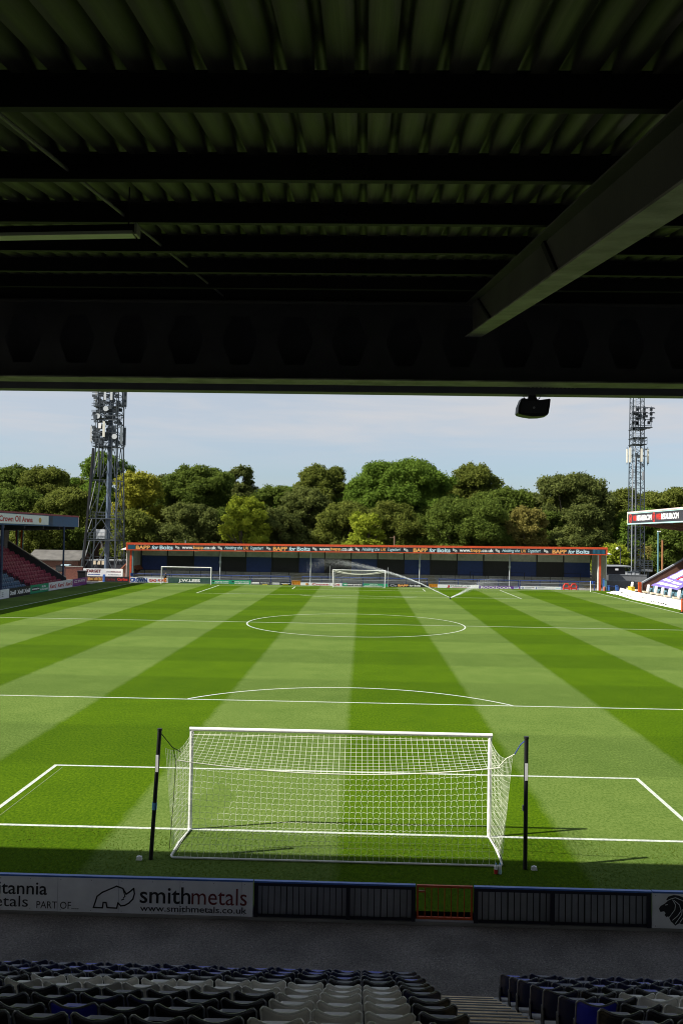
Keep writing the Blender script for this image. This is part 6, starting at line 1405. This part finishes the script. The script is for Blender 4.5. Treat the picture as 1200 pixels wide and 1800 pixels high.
# ================================================================== TREES
def tube_np(pts, rads, n=6):
    mb = MB(); mb.tube(pts, rads, n); return mb
def tree(px, top, wpx, Y, kind, label, name='broadleaf_tree', low=0.30, leaf=.30, dens=1.0, open_=0.0, seed=None, narrow=1.0):
    rng = np.random.default_rng(int(px * 13 + top)); m = (Y + 21.2) / F
    b = PY(px, top, Y); H = b[2] + .3; rw = wpx * m / 2; x0, y0 = b[0], Y
    zc0 = H * low; ch = (H - zc0)
    t = thing(name, label, 'tree', (x0, y0, -.3), 'trees beyond the ground')
    # lobes of the crown
    nl = int(16 + rw * 4.2); lobes = []
    for i in range(nl):
        th = rng.uniform(0, 2 * np.pi); f = rng.beta(1.5, 1.3)          # height fraction
        rr = math.sqrt(max(0, 1 - (2 * f - .75) ** 2 / 1.75)) * narrow
        k = rng.uniform(.15, .86)
        lr = rng.uniform(.22, .40) * min(rw, ch * .6)
        lobes.append((x0 + math.cos(th) * rw * rr * k, y0 + math.sin(th) * rw * rr * k * .8, zc0 + min(f * ch, ch - lr * .80), lr))
    for i in range(int(10 + rw * 1.6)):
        th = rng.uniform(0, 2 * np.pi); f = rng.uniform(.25, 1.0); rr = math.sqrt(max(0.02, 1 - (2 * f - .75) ** 2 / 1.75)) * narrow
        k = rng.uniform(.82, 1.08); lr = rng.uniform(.09, .19) * min(rw, ch * .6)
        lobes.append((x0 + math.cos(th) * rw * rr * k, y0 + math.sin(th) * rw * rr * k * .8, zc0 + f * ch - lr * rng.uniform(.2, 1.0), lr))
    lobes.append((x0 + rng.normal(0, .12 * rw), y0, H - .3 - .30 * min(rw, ch * .6), .30 * min(rw, ch * .6)))
    lobes.append((x0 - .68 * rw, y0, zc0 + ch * .45, .32 * min(rw, ch * .6))); lobes.append((x0 + .68 * rw, y0, zc0 + ch * .45, .32 * min(rw, ch * .6)))
    Q = []; Nn = []
    for (lx, ly, lz, lr) in lobes:
        ns = int(7 + lr * 3.2); d = rng.normal(0, 1, (ns, 3)); d[:, 2] = np.abs(d[:, 2]) * .9 - .25; d /= np.linalg.norm(d, axis=1)[:, None]
        for dd in d:
            sr = lr * rng.uniform(.26, .46); sc = np.array([lx, ly, lz]) + dd * (lr - sr * .45) * rng.uniform(.75, 1.12)
            nc = int(max(26, 62 * sr * sr * dens * 3.0)); e = rng.normal(0, 1, (nc, 3)); e /= np.linalg.norm(e, axis=1)[:, None]
            pc = sc + e * (sr * rng.uniform(.45, 1.12, nc) ** .7)[:, None] * np.array([1.1, 1.1, .72])
            pc += rng.normal(0, .20, (nc, 3)); Q.append(pc); Nn.append(e)
    C = np.concatenate(Q); D = np.concatenate(Nn)
    keep = C[:, 2] > .6
    C, D = C[keep], D[keep]; n = len(C)
    nrm = D * .7 + rng.normal(0, .65, (n, 3)) + np.array([0, 0, .35]); nrm /= np.linalg.norm(nrm, axis=1)[:, None]
    A = np.cross(nrm, rng.normal(0, 1, (n, 3))); A /= np.linalg.norm(A, axis=1)[:, None]; B = np.cross(nrm, A)
    s = leaf * rng.uniform(.55, 1.25, n)[:, None]
    V = np.zeros((n, 4, 3)); V[:, 0] = C + A * s * .75; V[:, 1] = C + B * s * .42 + nrm * s * .12; V[:, 2] = C - A * s * .75; V[:, 3] = C - B * s * .42 + nrm * s * .12
    fast_mesh('crown', V.reshape(-1, 3), np.arange(4 * n).reshape(-1, 4), LEAF[kind], t)
    mb = MB(); tr = .16 + rw * .045
    top_ = np.array([x0 + rng.normal(0, .3), y0, zc0 + ch * .55])
    mb.tube([(x0, y0, -.3), (x0 + .05, y0, H * .15), tuple((np.array([x0, y0, H * .15]) + top_) / 2), tuple(top_)], [tr * 1.3, tr, tr * .7, tr * .3], 7)
    for i in range(9):
        lx, ly, lz, lr = lobes[rng.integers(len(lobes))]; f = rng.uniform(.15, .6); st = np.array([x0, y0, H * .15]) * (1 - f) + top_ * f
        md = (st + np.array([lx, ly, lz])) / 2 + np.array([0, 0, -.3]); mb.tube([st, md, (lx, ly, lz)], [tr * .45, tr * .3, tr * .1], 5)
    mb.build('trunk', M['bark'], t)
TREES = [
 # px, top, width px, depth, kind, label
 (8, 826, 120, 150, 'deep', 'dark green tree at the far left edge above the stand roof'),
 (90, 829, 110, 146, 'olive', 'olive green tree between left edge and tower'),
 (185, 803, 100, 140, 'fresh', 'tallest left tree standing directly behind the left tower'),
 (112, 866, 110, 132, 'olive', 'rounded olive tree just left of the left tower'),
 (40, 868, 110, 134, 'deep', 'dark tree rising behind the lettered left stand roof'),
 (245, 836, 84, 130, 'yellow', 'yellow green tree just right of the left tower'),
 (345, 829, 150, 140, 'deep', 'broad dark domed tree right of the yellow green tree'),
 (288, 838, 70, 146, 'brown', 'brownish tree between yellow green tree and dark dome'),
 (421, 826, 58, 150, 'brown', 'narrow brownish treetop right of the broad dark dome'),
 (432, 879, 74, 122, 'lime', 'small lime green tree in front of darker trees'),
 (480, 859, 82, 145, 'deep', 'dark green tree right of the small lime tree'),
 (568, 826, 100, 150, 'olive', 'tall pale olive tree left of the centre'),
 (535, 862, 90, 134, 'brown', 'brownish tree in front of the tall pale olive tree'),
 (640, 846, 80, 146, 'fresh', 'fresh green tree between the olive tree and the largest tree'),
 (600, 884, 96, 128, 'olive', 'low olive tree behind the centre of the far stand'),
 (718, 817, 168, 138, 'fresh', 'largest bright green leafy tree right of centre'),
 (826, 819, 104, 152, 'olive', 'tall olive tree behind the largest green tree'),
 (815, 883, 140, 124, 'deep', 'rounded dark green tree in front of the tall olive tree'),
 (892, 866, 110, 142, 'deep', 'dark green tree left of the big brown green dome'),
 (926, 896, 70, 126, 'gold', 'golden green tree beside the big brown green dome'),
 (1004, 842, 124, 138, 'brown', 'big brown green domed tree near the slim mast'),
 (1020, 892, 100, 128, 'brown', 'lower brown green tree in front of the big dome'),
 (1092, 866, 96, 150, 'olive', 'olive tree directly behind the slim mast'),
 (1186, 865, 110, 146, 'olive', 'olive tree at the far right edge above the fascia'),
 (1130, 900, 90, 136, 'fresh', 'green tree below the right stand roof'),
 (1190, 930, 90, 130, 'deep', 'dark low tree at the far right edge under the roof'),
 (330, 892, 120, 126, 'brown', 'brown green tree low behind the left half of the far stand'),
 (240, 905, 90, 124, 'olive', 'low olive tree behind the left end of the far stand'),
 (395, 900, 70, 132, 'deep', 'low dark tree left of the small lime tree'),
 (490, 900, 90, 126, 'brown', 'low brown tree right of the small lime tree'),
 (690, 890, 110, 125, 'olive', 'low olive tree beside the wooden utility pole'),
 (640, 905, 60, 121, 'lime', 'low bright bush left of the wooden utility pole'),
 (760, 895, 80, 130, 'deep', 'low dark tree right of the wooden utility pole'),
 (880, 905, 80, 131, 'olive', 'low olive tree left of the golden green tree'),
 (70, 915, 90, 124, 'olive', 'low leafy tree seen under the left stand roof'),
 (125, 925, 60, 126, 'deep', 'low dark tree between left stand and tower'),
 (1075, 962, 60, 124, 'lime', 'bright green bush right of the far stand'),
 (1150, 962, 60, 132, 'gold', 'golden bush between the lamp post and slim mast'),
 (150, 848, 90, 156, 'olive', 'pale olive tree seen between the two left tower legs'),
 (300, 852, 110, 156, 'deep', 'dark tree behind the brownish tree left of the broad dome'),
 (385, 850, 100, 158, 'olive', 'olive tree behind the right side of the broad dark dome'),
 (520, 862, 100, 158, 'fresh', 'green tree in the dip left of the tall pale olive tree'),
 (650, 860, 120, 158, 'deep', 'dark tree in the dip left of the largest green tree'),
 (775, 858, 110, 160, 'deep', 'dark tree behind the right shoulder of the largest green tree'),
 (940, 874, 110, 158, 'olive', 'olive tree in the dip left of the big brown green dome'),
 (1055, 880, 90, 158, 'deep', 'dark tree between the big dome and slim mast'),
 (1145, 872, 90, 158, 'olive', 'olive treetop just right of the slim mast above the right fascia'),
 (955, 905, 70, 134, 'deep', 'low dark tree between golden tree and brown dome'),
]
for a in TREES:
    low = .28 if a[1] < 880 else .12
    tree(a[0], a[1], a[2] * 1.12, *a[3:], low=low, leaf=.27 if a[3] < 130 else .31, dens=1.25, name='shrub' if a[1] > 950 else 'broadleaf_tree')
# far wood behind them as one mass
n = 34000; rng = np.random.default_rng(5)
x = rng.uniform(-110, 115, n); hgt = 12.5 + 2.0 * np.sin(x * .13) + 2 * np.sin(x * .37 + 1); z = rng.uniform(0, 1, n) ** .8 * hgt; y = 172 + rng.uniform(0, 8, n) - z * .3
C = np.stack([x, y, z], 1); nrm = rng.normal(0, .6, (n, 3)) + np.array([0, -.6, .5]); nrm /= np.linalg.norm(nrm, axis=1)[:, None]; A = np.cross(nrm, rng.normal(0, 1, (n, 3))); A /= np.linalg.norm(A, axis=1)[:, None]; B = np.cross(nrm, A); s = rng.uniform(.4, .9, n)[:, None]
V = np.zeros((n, 4, 3)); V[:, 0] = C + A * s; V[:, 1] = C + B * s * .6; V[:, 2] = C - A * s; V[:, 3] = C - B * s * .6
o = fast_mesh('woodland', V.reshape(-1, 3), np.arange(4 * n).reshape(-1, 4), LEAF['deep']); tag(o, 'distant dark woodland behind the row of trees', 'woodland', kind='stuff')
